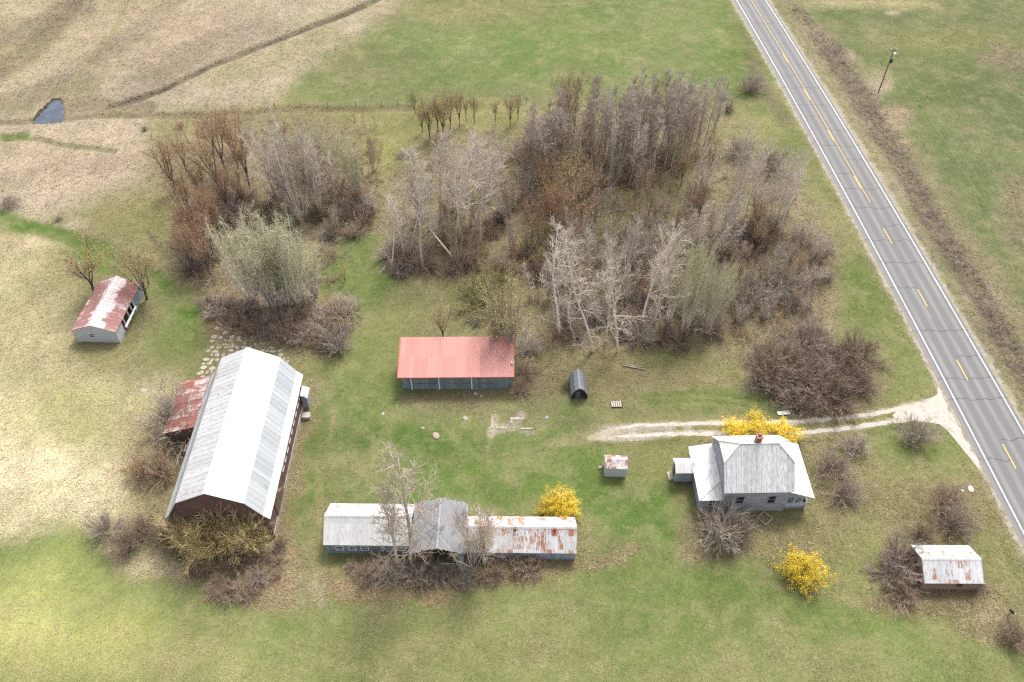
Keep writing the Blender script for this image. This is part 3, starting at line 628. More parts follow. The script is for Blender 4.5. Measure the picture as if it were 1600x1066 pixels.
# ---- long three part outbuilding
LBX, LBY = -7.8, 50.0
t = thing('long_outbuilding', 'long low outbuilding of three joined roofs, left white, middle grey boards, right rusty', 'outbuilding', (LBX, LBY, 0), -.012)
BUILD.append((LBX, LBY, -.012, 29.5, 5.2))
def section(x0, x1, cy, W, zE, zR, mf, mb2, wallm, ends=(True, True)):
    cy -= LBY; x0 -= LBX; x1 -= LBX; hw = W / 2
    for sgn, m_ in ((-1, mf), (1, mb2)):
        slope('roof', 1, cy + sgn * hw, zE, cy + sgn * .004, zR - .002, m_, t, x0=x0, x1=x1)
    ridge_cap(t, x1 - x0, cy, zR, M_WHITE, .2, (zR - zE) / hw, x0)
    b = hw - .22; k = (zR - zE) / hw; zw = zE + k * .22 - .09
    for sgn in (-1, 1):
        mb = MB(); y = cy + sgn * b; mb.box(x0 + .22, x1 - .22, min(y, y - sgn * .1), max(y, y - sgn * .1), -.5, zw); mb.build('wall', wallm, t)
    for x, sgn, on in ((x0 + .12, 1, ends[0]), (x1 - .12, -1, ends[1])):
        if on: mb = MB(); mb.prism([(x, cy - b, -.5), (x, cy - b, zw), (x, cy, zR - .09), (x, cy + b, zw), (x, cy + b, -.5)], (sgn * .1, 0, 0)); mb.build('wall', wallm, t)
section(-22.4, -11.9, 50.75, 5.7, 2.18, 4.1, M_WHITE, M_FEW, B_SHED)
section(-5.5, 7.7, 49.8, 4.9, 1.8, 3.6, M_PATCH, M_PATCH, B_GREY)
for x in (-20.6, -19.1, -17.6): window(t, 'f', x - LBX, .75, .8, .7, 50.75 - LBY - 2.63, M_TRIM)
for x in (-3.6, .35, 5.1):                                   # small rusted roof vents
    mb = MB(); mb.box(x - LBX - .16, x - LBX + .16, 49.8 - LBY - .42, 49.8 - LBY - .1, 3.3, 3.66); mb.build('roof_vent', flat_mat('rust_brown', (.20, .07, .05)), t)
# middle: ridge runs front to back
mx, mw, y0, y1, zE, zR = -8.6 - LBX, 3.25, 46.35 - LBY, 52.9 - LBY, 3.35, 4.55
for sgn in (-1, 1):
    mb = MB(); q = [(mx + sgn * mw, y0, zE), (mx + sgn * mw, y1, zE), (mx + sgn * .003, y1, zR), (mx + sgn * .003, y0, zR)]
    mb.slab(*(q if sgn > 0 else q[::-1]), .06)
    for k in range(14):                                     # uneven board ends and a few lifted boards
        f0 = k / 14; xa = mx + sgn * mw * f0; xb = mx + sgn * mw * (f0 + .062); za, zb_ = zR + (zE - zR) * f0, zR + (zE - zR) * (f0 + .062)
        e = RNG.uniform(.05, .35); lift = RNG.uniform(.025, .06)
        q = [(xa, y0 - e * .4, za + lift), (xb, y0 - e * .4, zb_ + lift), (xb, y1 + e, zb_ + lift), (xa, y1 + e, za + lift)]
        mb.slab(*(q if sgn > 0 else q[::-1]), .03)
    mb.build('board_roof', B_GREYROOF, t)
mb = MB(); mb.box(mx - .12, mx + .12, y0 - .05, y1 + .1, zR + .03, zR + .1); mb.build('ridge_board', B_GREY, t)
for sgn in (-1, 1):
    mb = MB(); x = mx + sgn * (mw - .2); mb.box(min(x, x - sgn * .1), max(x, x - sgn * .1), y0 + .4, y1 - .2, -.5, 3.3); mb.build('wall', B_BROWN, t)
mb = MB(); mb.box(mx - mw + .3, mx + mw - .3, y1 - .3, y1 - .2, -.5, 3.4); mb.build('wall', B_GREY, t)
mb = MB(); mb.box(mx - mw + .3, mx - .6, y0 + .4, y0 + .5, -.5, 3.35); mb.build('wall', B_BROWN, t)
mb = MB(); mb.box(mx + 2.6, mx + mw - .3, y0 + .4, y0 + .5, -.5, 3.35); mb.build('wall', B_GREY, t)
t2 = thing('cattle_gate', 'pale slatted gate leaning in the dark doorway of the long outbuilding', 'gate', (-7.55, 46.1, 0), -.05)
for z in (.15, 1.35): mb = MB(); mb.box(-.8, .8, -.03, .03, z, z + .1); mb.build('rail', TIMBER, t2)
for k in range(7): x = -.75 + k * .25; mb = MB(); mb.box(x - .04, x + .04, -.06, -.031, -.1, 1.6); mb.build('slat', TIMBER, t2)

# ---- small shed near the road, bottom right
t = thing('shed', 'small tan shed with white and rust patched roof among dark brush', 'shed', (50.95, 45.85, 0), -.005)
BUILD.append((50.95, 45.85, 0, 7, 5))
L, W, zE, zR = 6.9, 4.9, 1.75, 3.1
gable_roof(t, L, W, zE, zR, M_FEW, M_FEW, cap=M_WHITE); a, b = L / 2 - .1, W / 2 - .15
wall_box(t, a, b, gprof(b, W, zE, zR), B_TAN, 'wall', .1)
window(t, 'f', .9, .9, .55, .5, -b, B_BROWN); panel(t, 'door', 'l', -.5, .5, -.1, 1.75, -a, B_BROWN, .05)

# ---- well house on the lawn
t = thing('well_house', 'tiny white shed with rusty low pitched roof alone on the lawn', 'shed', (13.4, 60.06, 0), -.04)
BUILD.append((13.4, 60.06, 0, 2.8, 2.1))
gable_roof(t, 2.95, 2.1, 1.9, 2.35, M_WELL, M_WELL, step=.6); wall_box(t, 1.4, .93, gprof(.93, 2.1, 1.9, 2.35), B_WHITECLAP, 'wall', .06)
panel(t, 'door', 'r', -.4, .4, 0, 1.6, 1.4, B_BROWN, .04)

# ---- small dark gambrel hut
t = thing('storage_hut', 'small dark gambrel roofed hut with a black front by the woods', 'hut', (9.35, 73.75, 0), math.pi / 2 + .03)
BUILD.append((9.35, 73.75, math.pi / 2, 3.7, 2.4))
HUT = metal_mat('dark_grey_shingle', (.15, .165, .175), thr=1.2, dirt=.3, dirtc=(.27, .28, .29), cell=.3, row=.4)
pr = [(-1.22, .0), (-1.12, .9), (-.62, 1.85), (0, 2.25)]
for s in (-1, 1):
    for (ya, za), (yb, zb) in zip(pr[:-1], pr[1:]): slope('roof', 3.6, s * ya, za + .03, s * (yb - .003), zb + .03, HUT, t, t=.05, step=.9, rib=.012)
full = pr + [(-y, z) for y, z in pr[:-1]][::-1]
for x, s in ((-1.62, 1), (1.62, -1)):
    mb = MB(); mb.prism([(x, y * .97, z - (.03 if z > .1 else .3)) for y, z in full], (s * .08, 0, 0)); mb.build('wall', flat_mat('black_stained_wood', (.035, .028, .03)), t)
panel(t, 'door', 'l', -.15, .5, -.05, 1.35, -1.62, flat_mat('dark_grey_door', (.09, .09, .1)), .04); window(t, 'l', -.62, .75, .28, .35, -1.62, M_DARK, mull=0)
ridge_cap(t, 3.6, 0, 2.29, flat_mat('pale_ridge', (.30, .32, .33)), .14, .6)

# ---- farmhouse
HX, HY = 29.95, 58.08
t = thing('farmhouse', 'weathered grey clapboard farmhouse with clipped gable metal roof and brick chimney', 'house', (HX, HY, 0), .02)
BUILD.append((HX, HY, 0, 9, 9)); BUILD.append((HX - 5.4, HY, 0, 4, 8)); BUILD.append((HX + 5.4, HY, 0, 3.2, 8.2))
h, wv, zE, zR, clip, cz = 4.3, 4.27, 4.5, 8.7, .40, 1.95
zc = zR - (zR - zE) * clip; yc = wv * clip
fl, fr, bl, br = (-h, -wv, zE), (h, -wv, zE), (-h, wv, zE), (h, wv, zE)
cfl, cfr, cbl, cbr = (-h, -yc, zc), (h, -yc, zc), (-h, yc, zc), (h, yc, zc); rl, rr = (-h + cz, 0, zR), (h - cz, 0, zR)
def shell(name, polys, mat, t_=.07):
    mb = MB()
    for P_ in polys:
        p = [V(*q) for q in P_]; n = np.cross(p[1] - p[0], p[2] - p[0]); n /= np.linalg.norm(n)
        if n[2] < 0: p = p[::-1]; n = -n
        mb.prism(p, -n * t_)
    return mb.build(name, mat, t)
shell('roof', [[fl, fr, cfr, rr, rl, cfl]], M_HOUSE); shell('roof', [[bl, br, cbr, rr, rl, cbl]], M_HOUSE)
shell('clipped_gable', [[cfl, cbl, rl]], M_HOUSE); shell('clipped_gable', [[cfr, cbr, rr]], M_HOUSE)
mb = MB()
for k in range(14):                                          # standing seams of the front slope
    x = -h + .3 + k * 8.0 / 13; f = min(1, max(0, min((x + h), (h - x)) / cz)); top = clip * 0 + (1 - clip) + clip * f
    y_, z_ = -wv + wv * top, zE + (zR - zE) * top; nrm = V(0, -(zR - zE), wv); nrm /= np.linalg.norm(nrm); q = nrm * .025
    mb.slab((x - .025, -wv + q[1], zE + q[2]), (x + .025, -wv + q[1], zE + q[2]), (x + .025, y_ + q[1], z_ + q[2]), (x - .025, y_ + q[1], z_ + q[2]), .024)
mb.build('roof_seam', M_HOUSE, t)
for p0, p1 in ((rl, rr), (cfl, rl), (cfr, rr), (cbl, rl), (cbr, rr)):
    mb = MB(); mb.cyl(V(*p0) + (0, 0, .02), V(*p1) + (0, 0, .02), .07, .07, 6); mb.build('ridge_cap', M_WHITE, t)
a, b = h - .28, wv - .3; zw = zE + .2
for sgn in (-1, 1):
    mb = MB(); kx = .92; mb.prism([(sgn * a, -b, -.6), (sgn * a, -b, zw), (sgn * a, -yc, zc - .12), (sgn * a, yc, zc - .12), (sgn * a, b, zw), (sgn * a, b, -.6)], (-sgn * .15, 0, 0)); mb.build('wall', B_CLAP, t)
    mb = MB(); y = sgn * b; mb.box(-a + .15, a - .15, min(y, y - sgn * .15), max(y, y - sgn * .15), -.6, zw); mb.build('wall', B_CLAP, t)
for u in (-1.9, 2.0): window(t, 'f', u, 1.7, .85, 1.5, -b, B_GREY)
window(t, 'l', 2.4, 3.6, .8, 1.2, -a, M_TRIM)
mb = MB(); mb.box(-.32, .32, .25, .9, 7.6, 9.35); chm = mb.build('chimney', BRICK, t)
mb = MB(); mb.box(-.4, .4, .17, .98, 9.35, 9.5); mb.build('chimney_cap', BRICK, chm); mb = MB(); mb.box(-.18, .18, .38, .76, 9.505, 9.52); mb.build('flue', M_DARK, chm)
# left wing: lean-to roof hipped at the front
x0, yF, yB, zL, zH = 22.95 - HX, 54.0 - HY, 62.1 - HY, 2.6, 3.25
c0, c1, c2 = (x0, yF, zL), (x0, yB, zL), (-a, yB, zH)
hp = (-a, yF + 2.35, zH); c3 = (-a, yF, zL)
shell('wing_roof', [[c0, c1, c2, hp]], M_HOUSE); shell('wing_roof', [[c0, hp, c3]], M_HOUSE)
mb = MB(); mb.cyl(V(*c0) + (0, 0, .02), V(*hp) + (0, 0, .02), .06, .06, 6); mb.build('ridge_cap', M_WHITE, t)
mb = MB(); mb.box(x0 + .35, x0 + .47, yF + .3, yB - .3, -.6, 2.58); mb.build('wing_wall', B_GREY, t)
mb = MB(); mb.box(x0 + .47, -a, yF + .3, yF + .42, -.6, 2.6); mb.build('wing_wall', B_CLAP, t); mb = MB(); mb.prism([(x0 + .47, yB - .42, -.6), (-a, yB - .42, -.6), (-a, yB - .42, 3.15), (x0 + .47, yB - .42, 2.62)], (0, .12, 0)); mb.build('wing_wall', B_CLAP, t)
window(t, 'f', -5.2, 1.0, .8, 1.1, yF + .3, M_TRIM)
# front porch on the road side
x1 = 37.2 - HX
q = [(a, yF, 4.1), (x1, yF, 2.75), (x1, yB, 2.75), (a, yB, 4.1)]
shell('porch_roof', [q], M_HOUSE)
mb = MB(); mb.box(a, x1 - .4, yF + .35, yB - .3, -.5, .45); mb.build('porch_deck', B_GREY, t)
mb = MB(); mb.box(a, x1 - .35, yF + .3, yF + .4, .45, 1.15); mb.box(x1 - .45, x1 - .35, yF + .4, yB - .3, .45, 1.15); mb.build('porch_parapet', B_WHITECLAP, t)
mb = MB(); mb.prism([(a, yF + .3, 2.45), (x1 - .35, yF + .3, 2.45), (x1 - .35, yF + .3, 2.72), (a, yF + .3, 3.95)], (0, .1, 0)); mb.build('porch_gable', B_CLAP, t)
for k in range(4): xx = a + .06 + (x1 - .46 - a) * k / 3; mb = MB(); mb.box(xx, xx + .1, yF + .3, yF + .4, 1.15, 2.45); mb.build('porch_post', WHITEWOOD, t)
for k in range(1, 6): yy = yF + .4 + (yB - yF - .8) * k / 5; mb = MB(); mb.box(x1 - .45, x1 - .35, yy, yy + .1, 1.15, 2.7); mb.build('porch_post', WHITEWOOD, t)
mb = MB(); mb.box(x1 - .62, x1 - .5, yF + .12, yF + .24, -.3, .9); mb.build('newel', WHITEWOOD, t)
# entry vestibule on the left
ex0, ex1, ey, ew = 20.75 - HX, x0 + .34, 59.35 - HY, 1.15
for sgn, m_ in ((-1, M_WHITE), (1, M_HOUSE)):
    q = [(ex0, ey + sgn * ew, 2.35), (ex1, ey + sgn * ew, 2.35), (ex1, ey + sgn * .003, 2.9), (ex0, ey + sgn * .003, 2.9)]; shell('entry_roof', [q], m_, .05)
for sgn in (-1, 1):
    mb = MB(); y = ey + sgn * (ew - .15); mb.box(ex0 + .25, ex1, min(y, y - sgn * .08), max(y, y - sgn * .08), .2, 2.36); mb.build('entry_wall', B_GREY, t)
mb = MB(); mb.box(ex0 + .15, ex0 + .23, ey - ew + .15, ey + ew - .15, .2, 2.36); mb.build('entry_wall', B_GREY, t)
panel(t, 'entry_door', 'l', ey - .4, ey + .4, .25, 2.2, ex0 + .15, B_BROWN, .05)
for k in range(2): mb = MB(); mb.box(ex0 - .2 - .35 * k, ex0 + .14 - .35 * k, ey - .6, ey + .6, -.4, .32 - .2 * k); mb.build('step', STONE, t)

# ------------------------------------------------------------------ bare trees and brush: real branching geometry
class Plant:
    def __init__(s, seed): s.r = np.random.RandomState(seed); s.seg = {'base': [], 'crown': []}; s.tips = []
    def branch(s, p, d, L, r0, r1, n, wob, trop, part):
        """one limb as a bent chain; returns its points"""
        pts = [p]; d = d / np.linalg.norm(d)
        for i in range(n):
            d = d + s.r.normal(0, wob, 3) + V(0, 0, trop); d = d / np.linalg.norm(d)
            q = pts[-1] + d * (L / n); ra, rb = r0 + (r1 - r0) * i / n, r0 + (r1 - r0) * (i + 1) / n
            s.seg[part].append((pts[-1], q, ra, rb)); pts.append(q)
        return pts, d
    def side(s, d, ang, az):
        u = np.cross(d, V(.3, .2, 1) if abs(d[2]) < .95 else V(1, 0, 0)); u /= np.linalg.norm(u); v = np.cross(d, u)
        return d * math.cos(ang) + (u * math.cos(az) + v * math.sin(az)) * math.sin(ang)
    def along(s, pts, t):
        f = t * (len(pts) - 1); i = min(int(f), len(pts) - 2); return pts[i] + (pts[i + 1] - pts[i]) * (f - i), (pts[i + 1] - pts[i]) / np.linalg.norm(pts[i + 1] - pts[i])
    def spray(s, pts, n, L, r, nt, tl, tr, t0=.25, ang=.7, wob=.16, trop=.1, tang=.6):
        """small branches with twigs along a limb"""
        for k in range(n):
            t = t0 + (1 - t0) * (k + s.r.rand()) / n; p, d = s.along(pts, t)
            l = L * (1.15 - .5 * t) * s.r.uniform(.7, 1.3)
            bp, bd = s.branch(p, s.side(d, ang * s.r.uniform(.6, 1.3), s.r.uniform(0, 6.3)), l, r, r * .5, 2, wob, trop, 'crown')
            for j in range(nt):
                q, e = s.along(bp, s.r.uniform(.2, 1)); ll = tl * s.r.uniform(.6, 1.4)
                tp, _ = s.branch(q, s.side(e, tang * s.r.uniform(.5, 1.4), s.r.uniform(0, 6.3)), ll, tr, tr * .45, 1, .1, .12, 'crown'); s.tips.append(tp[-1])
    def mesh(s, bud=0, budn=1, spread=.25):
        out = {}
        for part, sides in (('base', 6), ('crown', 3)):
            S = s.seg[part]
            if not S: out[part] = None; continue
            P0 = np.array([a[0] for a in S]); P1 = np.array([a[1] for a in S]); R0 = np.array([a[2] for a in S]); R1 = np.array([a[3] for a in S])
            D = P1 - P0; D /= np.linalg.norm(D, axis=1)[:, None] + 1e-9
            ref = np.where(np.abs(D[:, 2:3]) < .9, [[0, 0, 1.]], [[1., 0, 0]]); U = np.cross(D, ref); U /= np.linalg.norm(U, axis=1)[:, None]; W = np.cross(D, U)
            a = np.arange(sides) * 2 * np.pi / sides
            ring = np.cos(a)[None, :, None] * U[:, None, :] + np.sin(a)[None, :, None] * W[:, None, :]
            A = P0[:, None, :] + ring * R0[:, None, None]; B = P1[:, None, :] + ring * R1[:, None, None]
            v = np.concatenate([A, B], 1).reshape(-1, 3); n = len(S); o = (np.arange(n) * 2 * sides)[:, None]
            i = np.arange(sides)[None, :]; j = (i + 1) % sides
            q = np.stack([o + i, o + j, o + sides + j, o + sides + i], -1).reshape(-1, 4); mi = np.zeros(len(q), int)
            if part == 'crown' and bud:
                T = np.repeat(np.array(s.tips), budn, 0); n = len(T); T = T + s.r.normal(0, spread, T.shape)
                e1 = s.r.normal(0, 1, T.shape); e1 /= np.linalg.norm(e1, axis=1)[:, None]; e2 = np.cross(e1, s.r.normal(0, 1, T.shape)); e2 /= np.linalg.norm(e2, axis=1)[:, None]
                z = (bud * s.r.uniform(.5, 1.4, n))[:, None]; bv = np.stack([T - e1 * z, T - e2 * z * .6, T + e1 * z, T + e2 * z * .6], 1).reshape(-1, 3)
                bq = (np.arange(n) * 4)[:, None] + np.arange(4)[None, :] + len(v); v = np.concatenate([v, bv]); q = np.concatenate([q, bq]); mi = np.concatenate([mi, np.ones(n, int)])
            me = raw_mesh('plant_' + part, v, q, [None] * (2 if part == 'crown' else 1), mi); out[part] = me
            if part == 'base': me.polygons.foreach_set('use_smooth', np.ones(len(me.polygons), bool))
        return out
def upright(seed, H=14., n=26, t0=.32, spread=.20, twigs=4, thick=1.0, bud=0, crook=.035):
    s = Plant(seed); r = s.r
    tp, _ = s.branch(V(0, 0, -.3), V(r.normal(0, .03), r.normal(0, .03), 1), H * 1.0, H * .0105 * thick, .02, 9, crook, .06, 'base')
    az = r.uniform(0, 6)
    for k in range(n):
        t = t0 + (.98 - t0) * ((k + r.rand()) / n); p, d = s.along(tp, t); az += 2.4 + r.normal(0, .4)
        L = H * spread * (1.12 - .8 * (t - t0) / (1 - t0)) * r.uniform(.6, 1.3)
        rr = max(.022, .05 * (1.1 - t)) * thick
        bp, _ = s.branch(p, s.side(d, r.uniform(.55, 1.0), az), L, rr, .013, 4, .13, .16, 'crown')
        s.spray(bp, 6, L * .42, .016 * thick, twigs, .55, .0105 * thick, ang=.65)
    return s.mesh(bud, 2)
def dead_stub(seed, H=12.):                                  # broken, crooked, few thick pale limbs
    s = Plant(seed); r = s.r
    tp, _ = s.branch(V(0, 0, -.3), V(0, 0, 1), H, H * .012, .03, 9, .07, .05, 'base'); az = r.uniform(0, 6)
    for k in range(20):
        t = .12 + .85 * (k + r.rand()) / 20; p, d = s.along(tp, t); az += 2.4; L = H * .2 * r.uniform(.4, 1.2) * (1.2 - t * .6)
        bp, _ = s.branch(p, s.side(d, r.uniform(.9, 1.5), az), L, .045, .014, 4, .25, .1, 'crown'); s.spray(bp, 6, L * .5, .02, 5, .55, .013, ang=.9, wob=.25)
    return s.mesh()
def vase(seed, H=8., limbs=8, bud=.05, budn=1, thick=1.0, trunk=.22, ang=(.15, .6), dense=8, twigs=6):
    s = Plant(seed); r = s.r
    tp, d = s.branch(V(0, 0, -.3), V(r.normal(0, .06), r.normal(0, .06), 1), H * trunk + .3, H * .017 * thick, H * .013 * thick, 3, .05, .05, 'base')
    for k in range(limbs):
        p, d = s.along(tp, r.uniform(.55, 1)); L = H * (1 - trunk) * r.uniform(.75, 1.05)
        bp, _ = s.branch(p, s.side(V(0, 0, 1), r.uniform(*ang), k * 2.4 + r.normal(0, .3)), L, H * .009 * thick, .02, 6, .11, .09, 'base')
        for m in range(5):
            q, e = s.along(bp, r.uniform(.25, .9)); l2 = L * r.uniform(.25, .45)
            cp, _ = s.branch(q, s.side(e, r.uniform(.4, .8), r.uniform(0, 6.3)), l2, .026 * thick, .014, 4, .14, .12, 'crown'); s.spray(cp, dense // 2 + 1, l2 * .5, .014 * thick, twigs, .42, .01 * thick)
        s.spray(bp, dense, L * .2, .015 * thick, twigs, .42, .01 * thick, t0=.4)
    return s.mesh(bud, budn)
def fan(seed, H=13., stems=11, bud=0, lean=(.05, .5), thick=1.0, dense=14, twl=.6):
    s = Plant(seed); r = s.r
    for k in range(stems):
        az = k * 2.4 + r.normal(0, .3); ln = r.uniform(*lean); L = H * r.uniform(.8, 1.02) / max(.8, math.cos(ln * .8)); o = V(math.cos(az), math.sin(az), 0) * H * .05 * r.rand()
        tp, _ = s.branch(o + V(0, 0, -.3), V(math.cos(az) * math.sin(ln), math.sin(az) * math.sin(ln), math.cos(ln)), L, H * .0085 * thick, .018, 8, .06, .05, 'base')
        for m in range(dense):
            t = .25 + .72 * (m + r.rand()) / dense; p, d = s.along(tp, t); l2 = H * .17 * (1.15 - .7 * t) * r.uniform(.6, 1.3)
            cp, _ = s.branch(p, s.side(d, r.uniform(.45, .9), r.uniform(0, 6.3)), l2, .03 * thick, .013, 4, .12, .2, 'crown'); s.spray(cp, 4, l2 * .42, .015 * thick, 4, twl, .0105 * thick)
    return s.mesh(bud, 1)
def bush(seed, H=3., stems=26, lean=(.1, 1.15), bud=0, budn=1, dense=6, twigs=5, thick=1.0, wide=.18, arch=-.03, spread=.12):
    s = Plant(seed); r = s.r
    for k in range(stems):
        az = k * 2.4 + r.normal(0, .4); ln = r.uniform(*lean); ln *= 1 + .25 * math.sin(az + seed); L = H * r.uniform(.5, 1.15) * (1 + .2 * math.sin(2 * az + seed)); o = V(math.cos(az), math.sin(az), 0) * H * wide * r.rand()
        tp, _ = s.branch(o + V(0, 0, -.15), V(math.cos(az) * math.sin(ln), math.sin(az) * math.sin(ln), math.cos(ln)), L, .036 * thick, .014, 5, .12, arch, 'base')
        s.spray(tp, dense, H * .34, .014 * thick, twigs, H * .17, .0105 * thick, t0=.15, ang=.55, wob=.13, trop=.05, tang=.5)
    return s.mesh(bud, budn, spread)

PROTO = {
 'aspen': [upright(10 + i, 14, 30, .28, .21, 5, 1.1) for i in range(5)],
 'sparse': [upright(40 + i, 14, 22, .34, .2, 4, 1.0, 0, .05) for i in range(5)],
 'pole': [upright(30 + i, 12, 22, .30, .15, 5, 1.0) for i in range(5)],
 'bent': [dead_stub(50 + i) for i in range(4)],
 'vase': [vase(60 + i) for i in range(5)],
 'slimvase': [vase(160 + i, 8, 6, .05, 1, .9, .25, (.08, .32), 8, 5) for i in range(4)],
 'open': [upright(72 + i, 14, 34, .14, .27, 5, 1.25, 0, .03) for i in range(3)],
 'fan': [fan(80 + i, 13, 16, .038, lean=(.04, .40), dense=12) for i in range(3)],
 'fanbare': [fan(90 + i) for i in range(3)],
 'bush': [bush(100 + i, 3., 50, thick=1.25, dense=6, twigs=5) for i in range(6)],
 'budbush': [bush(120 + i, 3., 36, bud=.05, budn=1, thick=1.1) for i in range(4)],
 'flowerbush': [bush(130 + i, 2.6, 34, (.05, 1.0), .05, 9, 7, 6, .9, .25, -.03, .13) for i in range(3)],
 'upbush': [bush(140 + i, 4.0, 60, (.05, .8), .035, 1, 9, 7, 1.0, .2, .02) for i in range(3)],
}
def _pct(sh, f, q): return float(np.mean([np.percentile(f(np.array([v.co for v in (p['crown'] or p['base']).vertices])), q) for p in PROTO[sh]]))
PHR = {k: (_pct(k, lambda v: v[:, 2], 97), _pct(k, lambda v: np.hypot(v[:, 0], v[:, 1]), 93)) for k in ('bush', 'budbush', 'flowerbush', 'upbush')}
PH = dict(aspen=14, sparse=14, pole=12, bent=12, vase=8, slimvase=8, open=14, fan=13, fanbare=13, bush=3 * .92, budbush=3 * .92, flowerbush=2.6 * .95, upbush=4)
BK = bark_mat
def bud_mat(name, a, b):
    m = NT(name); oi = m.n('ObjectInfo').outputs['Random']; p = m.n('NewGeometry').outputs['Position']
    m.b.inputs['Specular IOR Level'].default_value = .1
    return m.done(m.bright(m.mix(m.ramp(m.noise(p, 3.0, 4, .8), .35, .65), a, b), m.math('ADD', .8, m.math('MULTIPLY', oi, .4))), .9)
PALEBARK = BK('pale_poplar_bark', (.62, .56, .48), (.46, .41, .35), (.13, .115, .10)); PALETWIG = BK('pale_grey_twigs', (.53, .465, .39), (.41, .355, .295))
GREYBARK = BK('grey_bark', (.50, .45, .39), (.34, .305, .265), (.10, .09, .085)); GREYTWIG = BK('purple_grey_twigs', (.47, .405, .345), (.35, .30, .26))
DARKBARK = BK('dark_bark', (.13, .105, .088), (.08, .065, .055)); BROWNTWIG = BK('brown_twigs', (.33, .25, .185), (.24, .175, .135)); PURPTWIG = BK('purple_brown_twigs', (.355, .285, .24), (.255, .20, .17))
TANTWIG = BK('tan_twigs', (.40, .30, .21), (.29, .21, .15)); IVORY = BK('ivory_bark', (.56, .48, .38), (.42, .36, .28)); IVTWIG = BK('ivory_twigs', (.52, .445, .35), (.40, .335, .26))
GRNTWIG = BK('green_grey_twigs', (.54, .52, .36), (.42, .40, .27)); OLVTWIG = BK('olive_twigs', (.32, .285, .16), (.225, .20, .115)); GREYBRUSH = BK('grey_brush_twigs', (.45, .385, .325), (.34, .29, .24)); GOLDTWIG = BK('golden_twigs', (.56, .44, .24), (.40, .31, .165))
RUSTTWIG = BK('rust_twigs', (.36, .245, .165), (.26, .17, .115)); OCHTWIG = BK('ochre_twigs', (.37, .285, .18), (.27, .205, .13))
RUSTB, OCHB = bud_mat('rust_red_buds', (.40, .235, .14), (.31, .175, .105)), bud_mat('ochre_buds', (.48, .325, .145), (.38, .25, .11))
YGB, GRNB = bud_mat('yellow_green_buds', (.52, .50, .17), (.42, .40, .13)), bud_mat('pale_green_buds', (.52, .53, .27), (.42, .42, .22)); GOLDB = bud_mat('golden_catkins', (.62, .50, .21), (.48, .38, .15)); FLOW = bud_mat('yellow_flowers', (.90, .68, .08), (.66, .47, .05))
PH.update({k: v[0] for k, v in PHR.items()})
WHITEBARK = BK('white_birch_bark', (.64, .585, .51), (.50, .45, .39)); WHITETWIG = BK('cream_twigs', (.55, .485, .41), (.44, .385, .325))
GREENB = bud_mat('green_leaf_buds', (.10, .16, .035), (.06, .11, .025))
KIND = {  # shape, bark, twigs, buds, part names, object name, category
 'aspen': ('aspen', PALEBARK, PALETWIG, None, 'poplar_tree', 'tree'), 'pole': ('pole', GREYBARK, GREYTWIG, None, 'pole_tree', 'tree'), 'bent': ('bent', WHITEBARK, WHITETWIG, None, 'crooked_tree', 'tree'),
 'beige': ('aspen', GREYBARK, TANTWIG, None, 'poplar_tree', 'tree'), 'beigefan': ('fanbare', GREYBARK, TANTWIG, None, 'multi_stem_tree', 'tree'),
 'birch': ('sparse', WHITEBARK, WHITETWIG, None, 'poplar_tree', 'tree'), 'greenbush': ('budbush', OLVTWIG, OLVTWIG, GREENB, 'shrub', 'shrub'),
 'brownfan': ('fanbare', DARKBARK, BROWNTWIG, None, 'multi_stem_tree', 'tree'),
 'darkpole': ('pole', GREYBARK, BROWNTWIG, None, 'pole_tree', 'tree'),
 'rust': ('vase', DARKBARK, RUSTTWIG, RUSTB, 'budding_tree', 'tree'), 'ochre': ('slimvase', DARKBARK, OCHTWIG, OCHB, 'budding_tree', 'tree'), 'rustslim': ('slimvase', DARKBARK, RUSTTWIG, RUSTB, 'budding_tree', 'tree'), 'ochrewide': ('vase', DARKBARK, OCHTWIG, OCHB, 'budding_tree', 'tree'),
 'olive': ('vase', GREYBARK, OLVTWIG, YGB, 'budding_tree', 'tree'), 'oliveasp': ('aspen', PALEBARK, OLVTWIG, None, 'poplar_tree', 'tree'), 'ivory': ('open', IVORY, IVTWIG, None, 'bare_tree', 'tree'),
 'greenfan': ('fan', PALEBARK, GRNTWIG, GRNB, 'multi_stem_tree', 'tree'), 'greyfan': ('fanbare', PALEBARK, PALETWIG, None, 'multi_stem_tree', 'tree'), 'dullfan': ('fanbare', GREYBARK, GREYBRUSH, None, 'multi_stem_tree', 'tree'), 'yellowfan': ('fan', PALEBARK, GRNTWIG, YGB, 'multi_stem_tree', 'tree'),
 'scrub': ('bush', PURPTWIG, PURPTWIG, None, 'shrub', 'shrub'), 'brown': ('bush', BROWNTWIG, BROWNTWIG, None, 'shrub', 'shrub'), 'grey': ('bush', GREYBRUSH, GREYBRUSH, None, 'shrub', 'shrub'), 'tan': ('bush', TANTWIG, TANTWIG, None, 'shrub', 'shrub'),
 'rustbush': ('budbush', BROWNTWIG, BROWNTWIG, RUSTB, 'shrub', 'shrub'), 'orangebush': ('budbush', TANTWIG, TANTWIG, OCHB, 'shrub', 'shrub'), 'olivebush': ('budbush', OLVTWIG, OLVTWIG, YGB, 'shrub', 'shrub'), 'gold': ('upbush', GOLDTWIG, GOLDTWIG, GOLDB, 'shrub', 'shrub'), 'forsythia': ('flowerbush', OLVTWIG, OLVTWIG, FLOW, 'flowering_shrub', 'shrub'),
}
PICK = random.Random(11)
